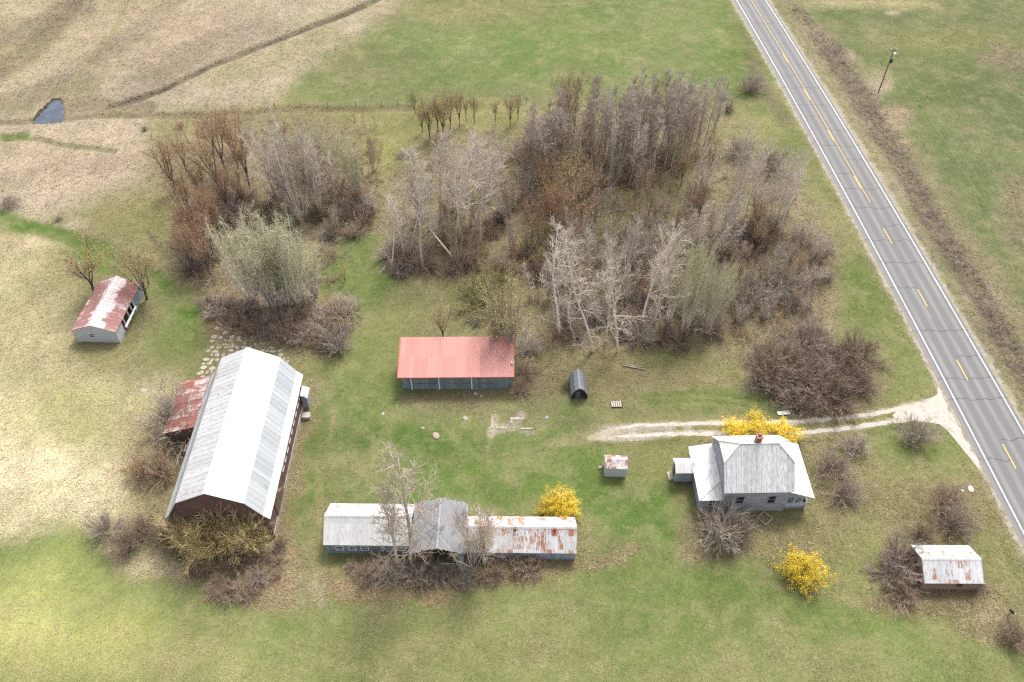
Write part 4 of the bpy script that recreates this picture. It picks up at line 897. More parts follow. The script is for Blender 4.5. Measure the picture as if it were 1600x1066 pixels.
def plant(kind, bx, by, label, ty=None, h=None, wide=1.0, group=None, lean=None, variant=None, az=None):
    shape, bark, twig, bud, nm, cat = KIND[kind]
    if ty is not None and cat == 'shrub':                    # by, ty: bottom and top row of the whole round outline
        S = (by * CS - 533 * CS + FPX * SN) / CAMZ; R = (by - ty) / (1.66 * S); by = by - .70 * R * S; h = R * PHR[shape][0] / PHR[shape][1]
    X, Y = at(bx, by); h = h or height_for(bx, by, ty)
    pr = PROTO[shape]; pr = pr[variant if variant is not None else PICK.randrange(len(pr))]; s = h / PH[shape]
    r = thing(nm, label, cat, (X, Y, float(gz(X, Y))), PICK.uniform(0, 6.28) if az is None else az, group)
    if lean: r.rotation_mode = 'XYZ'; r.rotation_euler = (lean[1], lean[0], r.rotation_euler[2])
    r.scale = (s * wide, s * wide, s)
    for part, nm2, mats in (('base', 'trunk' if cat == 'tree' else 'woody_base', (bark,)), ('crown', 'crown', (twig, bud))):
        me = pr[part]
        if me is None: continue
        o = link(nm2, me, r)
        for i in range(len(me.materials)):
            o.material_slots[i].link = 'OBJECT'; o.material_slots[i].material = mats[i] or twig
    return r
def stand(kinds, poly, n, hr, label, group, mind=1.2, wide=(.9, 1.1), lean=.05, seed=1, skip=None):
    """a group of look-alike plants scattered over a patch of ground"""
    rr = random.Random(seed); g = [at(*p) for p in poly]; xs = [p[0] for p in g]; ys = [p[1] for p in g]; pts = []; tries = 0
    while len(pts) < n and tries < 6000:
        tries += 1; x, y = rr.uniform(min(xs), max(xs)), rr.uniform(min(ys), max(ys))
        if poly_sd(V(x), V(y), g) < 0 or any((x - a) ** 2 + (y - b) ** 2 < mind * mind for a, b in pts): continue
        pts.append((x, y))
    for x, y in pts:
        u, v = px(x, y); k = rr.choice(kinds)
        plant(k, u, v, label[k] if isinstance(label, dict) else label, h=rr.uniform(*hr), wide=rr.uniform(*wide), group=group[k] if isinstance(group, dict) else group, lean=(rr.gauss(0, lean), rr.gauss(0, lean)))

# ---- rear stand of pole timber
stand(['pole', 'pole', 'darkpole'], [(832, 255), (880, 222), (960, 212), (1040, 215), (1085, 222), (1070, 262), (1010, 290), (925, 296), (850, 288)], 100, (12, 15.5), 'thin grey leafless tree in the dense rear stand beyond the orange trees', 'trees of the dense rear stand', 1.15, seed=21)
stand(['pole'], [(1040, 205), (1100, 212), (1112, 235), (1080, 250), (1050, 235)], 18, (11, 14.5), 'thin purple grey tree at the right end of the dense rear stand', 'trees at the right end of the rear stand', 1.2, seed=22)
stand(['darkpole', 'grey'], [(815, 240), (850, 215), (870, 240), (850, 280), (820, 275)], 12, (4, 7), {'darkpole': 'short grey tree at the left edge of the dense rear stand', 'grey': 'low grey bush at the left edge of the dense rear stand'}, {'darkpole': 'short trees left of the rear stand', 'grey': 'low bushes left of the rear stand'}, 1.3, seed=23)
plant('rustslim', 884, 212, 'tall rust red tree rising above the top of the dense rear stand', ty=104)
# ---- row of ochre trees along the field fence
for bx, by, ty, w_ in ((648, 178, 142, .8), (684, 205, 146, 1), (693, 214, 150, 1.1), (703, 200, 143, 1), (672, 214, 158, 1.1), (718, 196, 142, .7), (741, 193, 150, .7), (729, 188, 152, .7), (775, 196, 155, .7), (797, 195, 149, .9), (809, 186, 143, .8), (660, 205, 165, 1)):
    plant('ochre', bx, by, 'small orange brown budding tree in the row along the far field fence', ty=ty, wide=w_, group='budding trees along the far fence')
for bx, by, ty in ((572, 205, 172), (590, 210, 180), (555, 202, 178), (1048, 170, 140)):
    plant('darkpole', bx, by, 'lone spindly dark sapling at the edge of the far field', ty=ty, group='saplings at the far field edge')
# ---- middle grove of pale poplars
G = 'poplars of the middle grove'; Lb = 'pale grey leafless poplar in the middle grove up the slope from the red roof'
for bx, by, ty, w_ in ((612, 418, 312, .9), (633, 410, 288, 1), (660, 420, 272, 1.1), (643, 395, 280, 1), (702, 345, 208, 1), (688, 350, 222, 1.1), (712, 388, 200, 1.2), (672, 360, 235, 1.1), (745, 362, 203, 1.1), (735, 352, 212, 1), (760, 345, 215, 1), (778, 340, 206, 1), (769, 352, 232, .9), (722, 372, 225, 1), (655, 350, 250, 1), (700, 372, 232, 1), (676, 385, 262, 1), (790, 330, 218, .9), (726, 338, 216, 1), (752, 378, 262, .9), (640, 372, 268, .9), (665, 338, 232, .9)):
    plant('birch' if by > 361 else 'aspen', bx, by, 'white stemmed poplar standing forward in the middle grove' if by > 361 else Lb, ty=ty, wide=w_, group='front stems of the middle grove' if by > 361 else G, lean=(RNG.gauss(0, .08), RNG.gauss(0, .05)))
stand(['scrub', 'grey', 'brown'], [(610, 390), (690, 360), (780, 330), (790, 370), (740, 420), (660, 440), (600, 425)], 16, (1.6, 2.8), {'scrub': 'purple brown underbrush below the middle grove poplars', 'grey': 'grey underbrush below the middle grove poplars', 'brown': 'brown underbrush below the middle grove poplars'}, {'scrub': 'purple underbrush of the middle grove', 'grey': 'grey underbrush of the middle grove', 'brown': 'brown underbrush of the middle grove'}, 1.5, wide=(1, 1.4), seed=31)
X, Y = at(722, 418); tX, tY = at(672, 358, 5.2); z0 = float(gz(X, Y))
t = thing('leaning_dead_tree', 'dead white trunk leaning far over among the middle grove underbrush', 'tree', (X, Y, z0)); mb = MB(); mb.cyl((0, 0, -.1), (tX - X, tY - Y, 5.2), .19, .10, 8); mb.build('trunk', PALEBARK, t)
for k in range(5): f = .6 + .09 * k; p = V(tX - X, tY - Y, 5.2) * f; mb = MB(); mb.cyl(p, p + V(RNG.uniform(-1.2, .6), RNG.uniform(-.8, .8), RNG.uniform(.2, 1.0)), .05, .02, 5); mb.build('limb', PALEBARK, t)
# ---- rust and orange trees in the middle of the wood
G = 'rust trees in the middle of the wood'
for k, bx, by, ty, w_ in (('rust', 850, 318, 238, .8), ('ochrewide', 868, 335, 255, .85), ('ochre', 893, 325, 242, 1.1), ('rust', 908, 340, 268, .8), ('rust', 862, 372, 290, .85), ('ochrewide', 880, 360, 282, .9), ('ochrewide', 846, 402, 340, .9), ('rust', 905, 385, 318, .8), ('rust', 890, 400, 328, .8), ('rust', 832, 380, 318, .8), ('ochre', 918, 318, 262, .9), ('ochre', 985, 372, 310, .8), ('ochre', 880, 300, 235, .9)):
    plant(k, bx, by, {'rust': 'rust brown budding tree in the orange patch mid wood', 'ochre': 'slim ochre budding tree in the orange patch mid wood', 'ochrewide': 'wide ochre budding tree in the orange patch mid wood'}[k], ty=ty, wide=w_, group={'rust': G, 'ochre': 'slim ochre trees mid wood', 'ochrewide': 'wide ochre trees mid wood'}[k])
stand(['brown', 'scrub', 'orangebush'], [(790, 330), (850, 320), (920, 330), (930, 400), (860, 440), (800, 430)], 14, (1.5, 2.6), {'brown': 'brown bush below the orange mid wood trees', 'scrub': 'dark bush below the orange mid wood trees', 'orangebush': 'orange tinted bush below the orange mid wood trees'}, {'brown': 'brown bushes mid wood', 'scrub': 'dark bushes mid wood', 'orangebush': 'orange bushes mid wood'}, 1.7, wide=(1, 1.3), seed=33)
plant('orangebush', 778, 438, 'round orange brown bush just left of the front birches', ty=402, wide=1.0)
stand(['olivebush', 'olive'], [(745, 440), (790, 440), (800, 480), (770, 500), (735, 470)], 8, (2.2, 4.2), {'olivebush': 'yellow green budding bush above the red roof', 'olive': 'small yellow green budding tree above the red roof'}, {'olivebush': 'yellow bushes above the red roof', 'olive': 'yellow trees above the red roof'}, 1.8, seed=35)
for k, bx, by, ty, w_, lb in (('olive', 780, 548, 462, 1.0, 'dark olive tree hanging over the top right of the red roof'), ('grey', 790, 527, 490, 1.2, 'grey bush behind the right end of the red roof'), ('ochre', 692, 530, 480, 1.2, 'small twiggy tree behind the middle of the red roof'), ('grey', 745, 512, 492, 1.2, 'low grey bush behind the red roof right of its middle'), ('brownfan', 785, 553, 458, 1.0, 'dark brown many stemmed tree whose branches hang over the top right of the red roof'), ('dullfan', 802, 560, 488, .7, 'dark bare many stemmed tree at the right back corner of the red roofed shed'), ('brown', 818, 600, 566, 1.2, 'brown brush at the right end of the red roofed shed'), ('brown', 810, 622, 592, 1.2, 'brown brush hiding the front right corner of the red roofed shed'), ('grey', 828, 560, 528, 1.3, 'grey brown brush beside the upper right corner of the red roof')):
    plant(k, bx, by, lb, ty=ty, wide=w_)
# ---- left grove
for k, bx, by, ty, w_, lb in (('rustslim', 274, 298, 216, 1.1, 'dark trunked reddish tree at the left outer edge of the left grove'), ('ochre', 291, 268, 210, 1, 'second dark trunked tree at the left grove edge beside the creek'), ('rustslim', 345, 300, 190, .9, 'tall dark trunk at the back of the left grove nearest the left'), ('ochre', 352, 262, 168, 1.1, 'tall rust topped tree at the back corner of the left grove'), ('rustslim', 372, 262, 172, .9, 'second rust topped tree at the back corner of the left grove'), ('rustslim', 390, 296, 196, .8, 'dark trunk just left of the big pale clump in the left grove'), ('rustbush', 282, 206, 188, .8, 'small round reddish bush by the creek bank'), ('scrub', 226, 208, 196, .8, 'tiny purple bush on the pink straw by the creek'), ('bent', 340, 262, 225, .9, 'small pale crooked tree among the rust trees of the left grove')):
    plant(k, bx, by, lb, ty=ty, wide=w_)
for k, bx, by, ty, w_ in (('rust', 300, 352, 272, .7), ('rust', 322, 345, 282, .75), ('rust', 308, 388, 308, .75), ('rust', 335, 402, 330, .75), ('rust', 345, 375, 300, .7), ('rust', 305, 425, 352, .7), ('rust', 330, 430, 360, .75), ('rust', 320, 318, 255, .7), ('rust', 360, 330, 262, .7), ('rust', 380, 322, 262, .7)):
    plant(k, bx, by, 'rust brown budding tree along the left side of the left grove', ty=ty, wide=w_, group='rust trees of the left grove')
stand(['scrub', 'brown'], [(290, 340), (360, 300), (440, 320), (440, 345), (350, 370), (340, 440), (295, 430)], 20, (2.0, 3.4), {'scrub': 'dark purple thicket bush in the left grove', 'brown': 'brown thicket bush in the left grove'}, {'scrub': 'dark thicket of the left grove', 'brown': 'brown thicket of the left grove'}, 1.7, wide=(1, 1.4), seed=41)
for bx, by, ty, w_, v in ((470, 338, 188, 1.0, 0), (440, 322, 200, 1.0, 1), (498, 330, 205, .95, 2)):
    plant('greyfan', bx, by, 'big pale grey many stemmed clump at the heart of the left grove', ty=ty, wide=w_, group='pale clump of the left grove', variant=v)
stand(['aspen'], [(430, 318), (520, 300), (540, 330), (480, 350), (440, 340)], 9, (10, 13), 'pale grey poplar stem in the left grove clump', 'poplars round the left grove clump', 1.3, lean=.1, seed=42)
for bx, by, ty, w_ in ((525, 290, 192, .75), (552, 290, 205, .75), (505, 272, 190, .7), (562, 318, 235, .65)):
    plant('yellowfan', bx, by, 'pale yellowish many stemmed tree behind the left grove', ty=ty, wide=w_, group='yellowish trees behind the left grove')
stand(['grey', 'brown'], [(480, 350), (560, 300), (590, 330), (570, 370), (500, 375)], 12, (1.8, 3.2), {'grey': 'grey brush at the right edge of the left grove', 'brown': 'brown brush at the right edge of the left grove'}, {'grey': 'grey brush right of the left grove', 'brown': 'brown brush right of the left grove'}, 1.6, wide=(1, 1.3), seed=43)
for bx, by, ty, w_, v in ((430, 482, 338, 1.1, 0), (398, 470, 352, 1.0, 1), (468, 474, 345, 1.05, 2), (492, 462, 372, .85, 0), (448, 476, 346, 1.0, 1)):
    plant('greenfan', bx, by, 'fan shaped pale green grey many stemmed tree at the front of the left grove', ty=ty, wide=w_, group='fan shaped trees of the left grove', variant=v)
stand(['bent'], [(360, 450), (400, 480), (500, 480), (500, 455), (420, 470)], 8, (5, 8), 'short crooked pale stem at the foot of the fan shaped green trees', 'crooked stems below the fan trees', 1.5, lean=.25, seed=44)
stand(['brown', 'scrub', 'grey', 'tan'], [(322, 470), (380, 480), (470, 490), (545, 480), (550, 510), (500, 545), (430, 525), (380, 515), (325, 492)], 40, (1.1, 2.1), {'brown': 'low brown bush in the thicket behind the barn', 'scrub': 'low dark bush in the thicket behind the barn', 'grey': 'low grey bush in the thicket behind the barn', 'tan': 'low tan bush in the thicket behind the barn'}, {'brown': 'brown thicket behind the barn', 'scrub': 'dark thicket behind the barn', 'grey': 'grey thicket behind the barn', 'tan': 'tan thicket behind the barn'}, 1.25, wide=(1.2, 1.7), seed=45)
plant('grey', 528, 568, 'round grey bush standing alone on the grass right of the barn', ty=512, wide=1.05)
plant('scrub', 305, 448, 'dark reddish bush at the lower left corner of the left grove', ty=385, wide=.9)
plant('darkpole', 268, 408, 'thin leaning sapling on the grass left of the left grove', ty=352, wide=.8, lean=(-.2, 0))
# ---- poplars by the road
G = 'poplars by the road'; Lb = 'tall white trunked leafless poplar in the group nearest the road'
for bx, by, ty, lx in ((1076, 312, 222, -.12), (1100, 330, 232, -.28), (1096, 322, 245, .05), (1150, 318, 208, .02), (1155, 330, 198, .06), (1146, 345, 240, 0), (1176, 348, 235, .05), (1204, 346, 222, .08), (1213, 352, 226, .05), (1208, 340, 236, .02), (1222, 350, 232, .12), (1205, 362, 240, .2), (1216, 374, 262, .2), (1186, 352, 262, .06), (1135, 338, 228, -.05), (1165, 338, 215, .1)):
    plant('birch', bx, by, Lb, ty=ty, wide=.95, group=G, lean=(lx * .6, 0))
stand(['aspen', 'bent'], [(1085, 350), (1150, 350), (1140, 410), (1095, 425), (1075, 400)], 15, (6, 11), {'aspen': 'pale leafless poplar in the tangle left of the roadside poplars', 'bent': 'crooked pale tree in the tangle left of the roadside poplars'}, {'aspen': 'poplars of the tangle', 'bent': 'crooked trees of the tangle'}, 1.5, lean=.1, seed=51)
stand(['scrub', 'brown'], [(1090, 380), (1160, 350), (1220, 360), (1200, 400), (1130, 425), (1085, 420)], 14, (1.8, 3.2), {'scrub': 'dark purple bush below the roadside poplars', 'brown': 'brown bush below the roadside poplars'}, {'scrub': 'dark bushes below the roadside poplars', 'brown': 'brown bushes below the roadside poplars'}, 1.7, wide=(1, 1.4), seed=52)
for k, bx, by, ty, w_, lb in (('ochre', 1064, 288, 230, .9, 'small orange topped tree behind the roadside poplars on the left'), ('ochre', 1105, 280, 215, .8, 'orange topped sapling behind the roadside poplars'), ('scrub', 1205, 290, 232, .9, 'round purple shrub behind the roadside poplars'), ('bent', 1262, 372, 315, .8, 'grey leaning sapling at the road side of the wood'), ('scrub', 1174, 158, 120, 1.1, 'round purple brown bush by the far fence next to the road'), ('grey', 1130, 160, 143, 1, 'small grey bush left of the round fence bush'), ('scrub', 1138, 184, 158, .7, 'small dark sapling bush below the far fence'), ('grey', 1155, 262, 215, 1, 'grey bush in the gap behind the roadside poplars')):
    plant(k, bx, by, lb, ty=ty, wide=w_)
# ---- front birches
G = 'front birches'; Lb = 'white trunked birch in the front row of the wood right of the red roof'
for k, bx, by, ty, w_, lx in (('bent', 828, 462, 392, .8, -.05), ('bent', 875, 522, 372, .9, -.03), ('bent', 926, 548, 368, .95, -.03), ('birch', 946, 532, 348, .8, 0), ('bent', 965, 548, 396, .9, 0), ('birch', 1002, 512, 345, 1.0, 0), ('birch', 1022, 506, 340, 1.1, -.05), ('bent', 1032, 512, 388, 1, .1), ('bent', 889, 510, 352, .9, .02), ('birch', 955, 500, 330, .8, 0), ('bent', 860, 462, 338, 1.0, -.1)):
    plant(k, bx, by, Lb, ty=ty, wide=w_, group=G, lean=(lx, 0))
stand(['aspen', 'dullfan'], [(845, 430), (900, 410), (1000, 420), (1060, 420), (1050, 480), (960, 490), (870, 490)], 22, (7, 12), {'aspen': 'grey leafless tree standing behind the front birches', 'dullfan': 'grey many stemmed tree standing behind the front birches'}, {'aspen': 'trees behind the front birches', 'dullfan': 'many stemmed trees behind the front birches'}, 1.9, wide=(.8, 1), seed=61)
for bx, by, ty, w_ in ((1045, 505, 378, .9), (1068, 522, 392, .9), (1090, 500, 395, .9), (1105, 520, 420, .9), (1122, 500, 412, .9), (1078, 480, 370, .9), (1128, 478, 405, .8)):
    plant('yellowfan', bx, by, 'yellow green budding tree at the right of the front birches', ty=ty, wide=w_ * .6, group='yellow green trees right of the front birches')
stand(['scrub', 'brown', 'grey'], [(850, 470), (960, 460), (1100, 480), (1130, 520), (1060, 545), (980, 540), (880, 530)], 26, (1.5, 2.8), {'scrub': 'dark purple brush round the feet of the front birches', 'brown': 'brown brush round the feet of the front birches', 'grey': 'grey brush round the feet of the front birches'}, {'scrub': 'dark brush below the front birches', 'brown': 'brown brush below the front birches', 'grey': 'grey brush below the front birches'}, 1.5, wide=(1, 1.4), seed=62)
stand(['olivebush', 'grey'], [(960, 370), (1060, 360), (1060, 420), (960, 420)], 12, (2.2, 4.5), {'olivebush': 'olive tinted bush in the clearing behind the front birches', 'grey': 'grey bush in the clearing behind the front birches'}, {'olivebush': 'olive bushes in the clearing', 'grey': 'grey bushes in the clearing'}, 2, seed=63)
stand(['ochre', 'rust', 'olive', 'dullfan'], [(600, 310), (820, 260), (900, 330), (1060, 300), (1240, 330), (1280, 480), (1150, 520), (860, 440), (720, 420)], 36, (4, 7.5), {'ochre': 'slim ochre sapling scattered through the wood', 'rust': 'small rust budding tree scattered through the wood', 'olive': 'small yellow green tree scattered through the wood', 'dullfan': 'small grey many stemmed tree scattered through the wood'}, {'ochre': 'ochre saplings of the wood', 'rust': 'small rust trees of the wood', 'olive': 'small yellow green trees of the wood', 'dullfan': 'small grey trees of the wood'}, 3, wide=(.8, 1.0), seed=92)
stand(['ochre', 'rust'], [(260, 260), (340, 220), (430, 200), (580, 220), (590, 330), (540, 440), (340, 460), (290, 420)], 16, (2.5, 5), {'rust': 'small rust budding tree filling the left grove', 'ochre': 'small ochre sapling filling the left grove'}, {'rust': 'small rust trees of the left grove', 'ochre': 'ochre saplings of the left grove'}, 2.4, wide=(.9, 1.1), seed=93)
def thicket(name, patches, mats, seed):                      # low growth of the wood floor that reads as one mass
    r = np.random.RandomState(seed); src = []
    for k in range(4):
        m_ = bush(300 + k, 3., 20, thick=1.35, dense=5, twigs=4); a = []
        for p in ('base', 'crown'):
            me = m_[p]; v = np.empty(len(me.vertices) * 3, np.float32); me.vertices.foreach_get('co', v); q = np.empty(len(me.loops), np.int32); me.loops.foreach_get('vertex_index', q); a.append((v.reshape(-1, 3), q.reshape(-1, 4)))
        src.append((np.concatenate([a[0][0], a[1][0]]), np.concatenate([a[0][1], a[1][1] + len(a[0][0])])))
    VV, QQ, MI, off = [], [], [], 0
    for P, n, (h0, h1) in patches:
        g = [at(*p) for p in P]; lo, hi = np.min(g, 0), np.max(g, 0); c = 0; tr = 0
        while c < n and tr < 5000:
            tr += 1; x, y = r.uniform(lo, hi)
            if poly_sd(V(x), V(y), g) < 0 or vn(V(x), V(y), 6, seed, 3) < .4: continue
            v, q = src[r.randint(4)]; h = r.uniform(h0, h1) / 3; a = r.uniform(0, 6.28); w_ = h * r.uniform(1.0, 1.5)
            X = np.c_[(v[:, 0] * math.cos(a) - v[:, 1] * math.sin(a)) * w_ + x, (v[:, 0] * math.sin(a) + v[:, 1] * math.cos(a)) * w_ + y, v[:, 2] * h + float(gz(x, y))]
            VV.append(X); QQ.append(q + off); MI.append(np.full(len(q), r.randint(len(mats)))); off += len(v); c += 1
    tag(link(name, raw_mesh(name, np.concatenate(VV), np.concatenate(QQ), mats, np.concatenate(MI))), kind='stuff')
thicket('wood_floor_thicket', [([(600, 300), (680, 240), (820, 240), (1100, 250), (1230, 300), (1290, 400), (1280, 500), (1180, 540), (860, 545), (820, 440), (700, 430), (610, 400)], 150, (.8, 2.2)), ([(260, 260), (340, 220), (430, 200), (580, 220), (590, 330), (540, 440), (340, 460), (290, 420)], 50, (.9, 2.4)), ([(860, 240), (1060, 235), (1040, 285), (930, 300), (850, 285)], 24, (1.2, 2.6))], [TANTWIG, BROWNTWIG, GREYBRUSH, RUSTTWIG], 12)
stand(['beige', 'beigefan', 'dullfan'], [(600, 330), (660, 290), (790, 300), (850, 250), (960, 300), (1060, 280), (1120, 320), (1080, 400), (960, 400), (850, 440), (780, 400), (700, 420), (610, 410)], 46, (5, 9), {'beige': 'beige twigged slender tree filling the middle of the wood', 'beigefan': 'beige many stemmed tree filling the middle of the wood', 'dullfan': 'grey brown many stemmed tree filling the middle of the wood'}, {'beige': 'slender beige trees mid wood', 'beigefan': 'beige many stemmed trees mid wood', 'dullfan': 'grey brown trees mid wood'}, 2.3, wide=(.8, 1.1), lean=.08, seed=95)
stand(['beigefan', 'dullfan'], [(1100, 420), (1180, 400), (1270, 400), (1290, 480), (1200, 520), (1120, 500)], 18, (3.5, 6), {'beigefan': 'beige many stemmed tree at the road side of the front birches', 'dullfan': 'grey brown many stemmed tree at the road side of the front birches'}, {'beigefan': 'beige trees beside the front birches', 'dullfan': 'grey brown trees beside the front birches'}, 2.3, wide=(.9, 1.2), lean=.08, seed=96)
stand(['beigefan', 'yellowfan', 'beige'], [(400, 250), (520, 230), (585, 260), (590, 330), (520, 380), (440, 370)], 16, (4.5, 8), {'beigefan': 'beige many stemmed tree at the right back of the left grove', 'yellowfan': 'pale yellow green tree at the right back of the left grove', 'beige': 'slender beige tree at the right back of the left grove'}, {'beigefan': 'beige trees of the left grove', 'yellowfan': 'yellow green trees of the left grove', 'beige': 'slender beige trees of the left grove'}, 2.4, wide=(.7, 1.0), lean=.08, seed=97)
# ---- shrubs between the wood and the drive
stand(['grey', 'dullfan'], [(1150, 470), (1200, 440), (1280, 460), (1290, 500), (1230, 515), (1160, 515)], 14, (2.5, 5), {'grey': 'grey shrub on the grass above the big thorn thicket', 'dullfan': 'grey many stemmed tree above the big thorn thicket'}, {'grey': 'grey shrubs above the thicket', 'dullfan': 'grey trees above the thicket'}, 2.0, wide=(.8, 1.1), seed=71)
for bx, by, ty, w_, k in ((1252, 395, 352, 1, 'grey'), (1275, 420, 388, 1.1, 'brown'), (1290, 405, 372, .9, 'grey'), (1265, 455, 415, 1, 'grey'), (1292, 452, 420, .8, 'grey')):
    plant(k, bx, by, 'loose ' + k + ' shrub at the road side edge of the wood', ty=ty, wide=w_, group=k + ' shrubs at the road side edge')
stand(['scrub', 'scrub', 'brown'], [(1190, 560), (1230, 530), (1290, 525), (1345, 560), (1350, 610), (1310, 640), (1230, 640), (1190, 610)], 24, (2.4, 4.0), {'scrub': 'dark purple shrub of the big thorn thicket above the drive', 'brown': 'brown shrub of the big thorn thicket above the drive'}, {'scrub': 'purple shrubs of the thorn thicket', 'brown': 'brown shrubs of the thorn thicket'}, 1.7, wide=(1, 1.35), seed=72)
plant('grey', 1235, 642, 'pale grey twiggy bush at the drive edge of the thorn thicket', ty=605, wide=1.1)
# ---- round the house
plant('forsythia', 1150, 690, 'bright yellow forsythia behind the left part of the farmhouse roof', ty=660, wide=1.25, variant=0); plant('forsythia', 1185, 690, 'bright yellow forsythia right behind the farmhouse chimney', ty=654, wide=1.3, variant=1)
plant('forsythia', 1222, 700, 'bright yellow forsythia at the far right corner of the farmhouse', ty=662, wide=1.1, variant=2)
plant('forsythia', 1248, 920, 'yellow forsythia standing alone on the front lawn', ty=858, wide=1.0, variant=0, az=.6)
plant('forsythia', 880, 820, 'yellow forsythia behind the right end of the long outbuilding', ty=772, wide=1.05, variant=0); plant('forsythia', 856, 815, 'thinner orange yellow forsythia at the left of the one behind the outbuilding', ty=776, wide=.8, variant=2)
for k, bx, by, ty, w_, lb in (('grey', 1132, 868, 775, .85, 'large rounded grey bush at the front left corner of the farmhouse'), ('grey', 1120, 875, 800, .9, 'second grey bush just left in front of the farmhouse corner'), ('brown', 1150, 870, 810, .85, 'brownish bush in front of the farmhouse wall'), ('scrub', 1300, 755, 700, 1.0, 'dark round bush right of the farmhouse porch'), ('scrub', 1318, 795, 748, 1.05, 'smaller dark round bush below the one right of the porch'), ('grey', 1336, 722, 676, 1.0, 'grey brown bush between the porch and the drive'), ('grey', 1428, 712, 652, 1.0, 'grey twiggy bush beside the drive entrance'), ('brown', 1478, 815, 758, 1.25, 'olive brown wide bush near the road above the tan shed'), ('scrub', 1490, 852, 795, 1.0, 'dark purple bush behind the tan shed'), ('scrub', 1405, 905, 838, 1.05, 'dark purple bush at the left end of the tan shed'), ('scrub', 1395, 922, 865, 1.1, 'second dark purple bush at the left end of the tan shed'), ('brown', 1440, 855, 815, 1.1, 'brown brush behind the left end of the tan shed'), ('brown', 1410, 945, 905, 1.4, 'low brown brush below the tan shed left corner'), ('brown', 1580, 1020, 972, 1.1, 'brown bush at the lower right corner near the roadside'), ('scrub', 1530, 925, 905, .9, 'low brush at the front right corner of the tan shed'), ('grey', 972, 740, 706, .6, 'sparse grey bush beside the tiny white well house')):
    plant(k, bx, by, lb, ty=ty, wide=w_)
plant('greenbush', 884, 616, 'tiny green leafed bush against the left side of the dark hut', ty=592, wide=.8); plant('greenbush', 286, 880, 'green leafed bush at the left foot of the golden shrubs', ty=848, wide=.9)
# ---- round the long outbuilding
plant('ivory', 642, 880, 'large pale bare tree towering over the joint of the long outbuilding', ty=738, wide=1.3, variant=1)
plant('ivory', 622, 884, 'pale bare tree close left of the large one at the outbuilding', ty=762, wide=1.0, variant=2, lean=(-.03, 0))
plant('ivory', 756, 882, 'pale bare tree in front of the right part of the outbuilding', ty=800, wide=1.25, variant=2)
plant('scrub', 722, 892, 'dark purple bush covering the middle of the long outbuilding', ty=798, wide=.9, variant=0); plant('dullfan', 740, 880, 'dark many stemmed tree in front of the joint right of the middle outbuilding roof', ty=800, wide=.8)
stand(['brown', 'grey', 'tan'], [(520, 880), (620, 885), (720, 890), (850, 885), (850, 900), (700, 915), (560, 905)], 22, (.9, 1.7), {'brown': 'low brown brush along the front of the long outbuilding', 'grey': 'low grey brush along the front of the long outbuilding', 'tan': 'low tan brush along the front of the long outbuilding'}, {'brown': 'brown brush along the outbuilding', 'grey': 'grey brush along the outbuilding', 'tan': 'tan brush along the outbuilding'}, 1.1, wide=(1.1, 1.5), seed=81)
# ---- round the barn
for bx, by, ty, w_, v in ((352, 890, 784, 1.0, 0), (316, 884, 800, .85, 1), (392, 886, 802, .85, 2)):
    plant('gold', bx, by, 'golden brown catkin shrub in front of the barn gable', ty=ty, wide=w_, group='golden shrubs before the barn gable', variant=v)
for k, bx, by, ty, w_, lb in (('brown', 300, 905, 880, .9, 'low brown bush below the golden shrubs'), ('brown', 262, 862, 800, .9, 'brown bush at the left front corner of the barn'), ('rustbush', 275, 840, 790, .8, 'reddish bush against the red barn corner'), ('tan', 225, 858, 800, 1.0, 'tan bush left of the barn front'), ('grey', 165, 858, 795, .8, 'grey bush at the far left of the barnside brush'), ('brown', 200, 880, 825, 1.1, 'brown spreading bush at the field edge left of the barn'), ('tan', 255, 770, 705, .9, 'peach tan bush against the long left side of the barn'), ('orangebush', 225, 765, 705, 1.0, 'orange tan bush left of the barn side'), ('grey', 288, 712, 606, 1.0, 'grey twiggy bush in front of the rusty lean to'), ('tan', 265, 668, 615, .6, 'thin tan sapling bush at the end of the rusty lean to'), ('grey', 405, 920, 890, 1.2, 'low grey brush in front of the right barn corner'), ('tan', 380, 935, 905, 1.5, 'low pinkish tan brush below the barn gable')):
    plant(k, bx, by, lb, ty=ty, wide=w_)
stand(['tan', 'brown'], [(300, 895), (440, 850), (440, 920), (380, 945), (310, 925)], 14, (.7, 1.3), {'tan': 'low tan brush on the bare ground before the barn', 'brown': 'low brown brush on the bare ground before the barn'}, {'tan': 'tan brush before the barn', 'brown': 'brown brush before the barn'}, 1.3, wide=(1.2, 1.7), seed=82)
# ---- by the pasture shed
plant('ochre', 146, 458, 'small ochre twigged tree at the back left of the pasture shed', ty=388, wide=1.8); plant('ochrewide', 229, 466, 'ochre budded tree at the back right of the pasture shed', ty=390, wide=1.25)
plant('grey', 15, 332, 'grey brush at the left picture edge by the mown track', ty=305, wide=1.2); plant('grey', 92, 348, 'small grey weed clump beside the mown track', ty=335, wide=1.0)
plant('brown', 215, 470, 'dark brush against the back right corner of the pasture shed', ty=440, wide=.7)

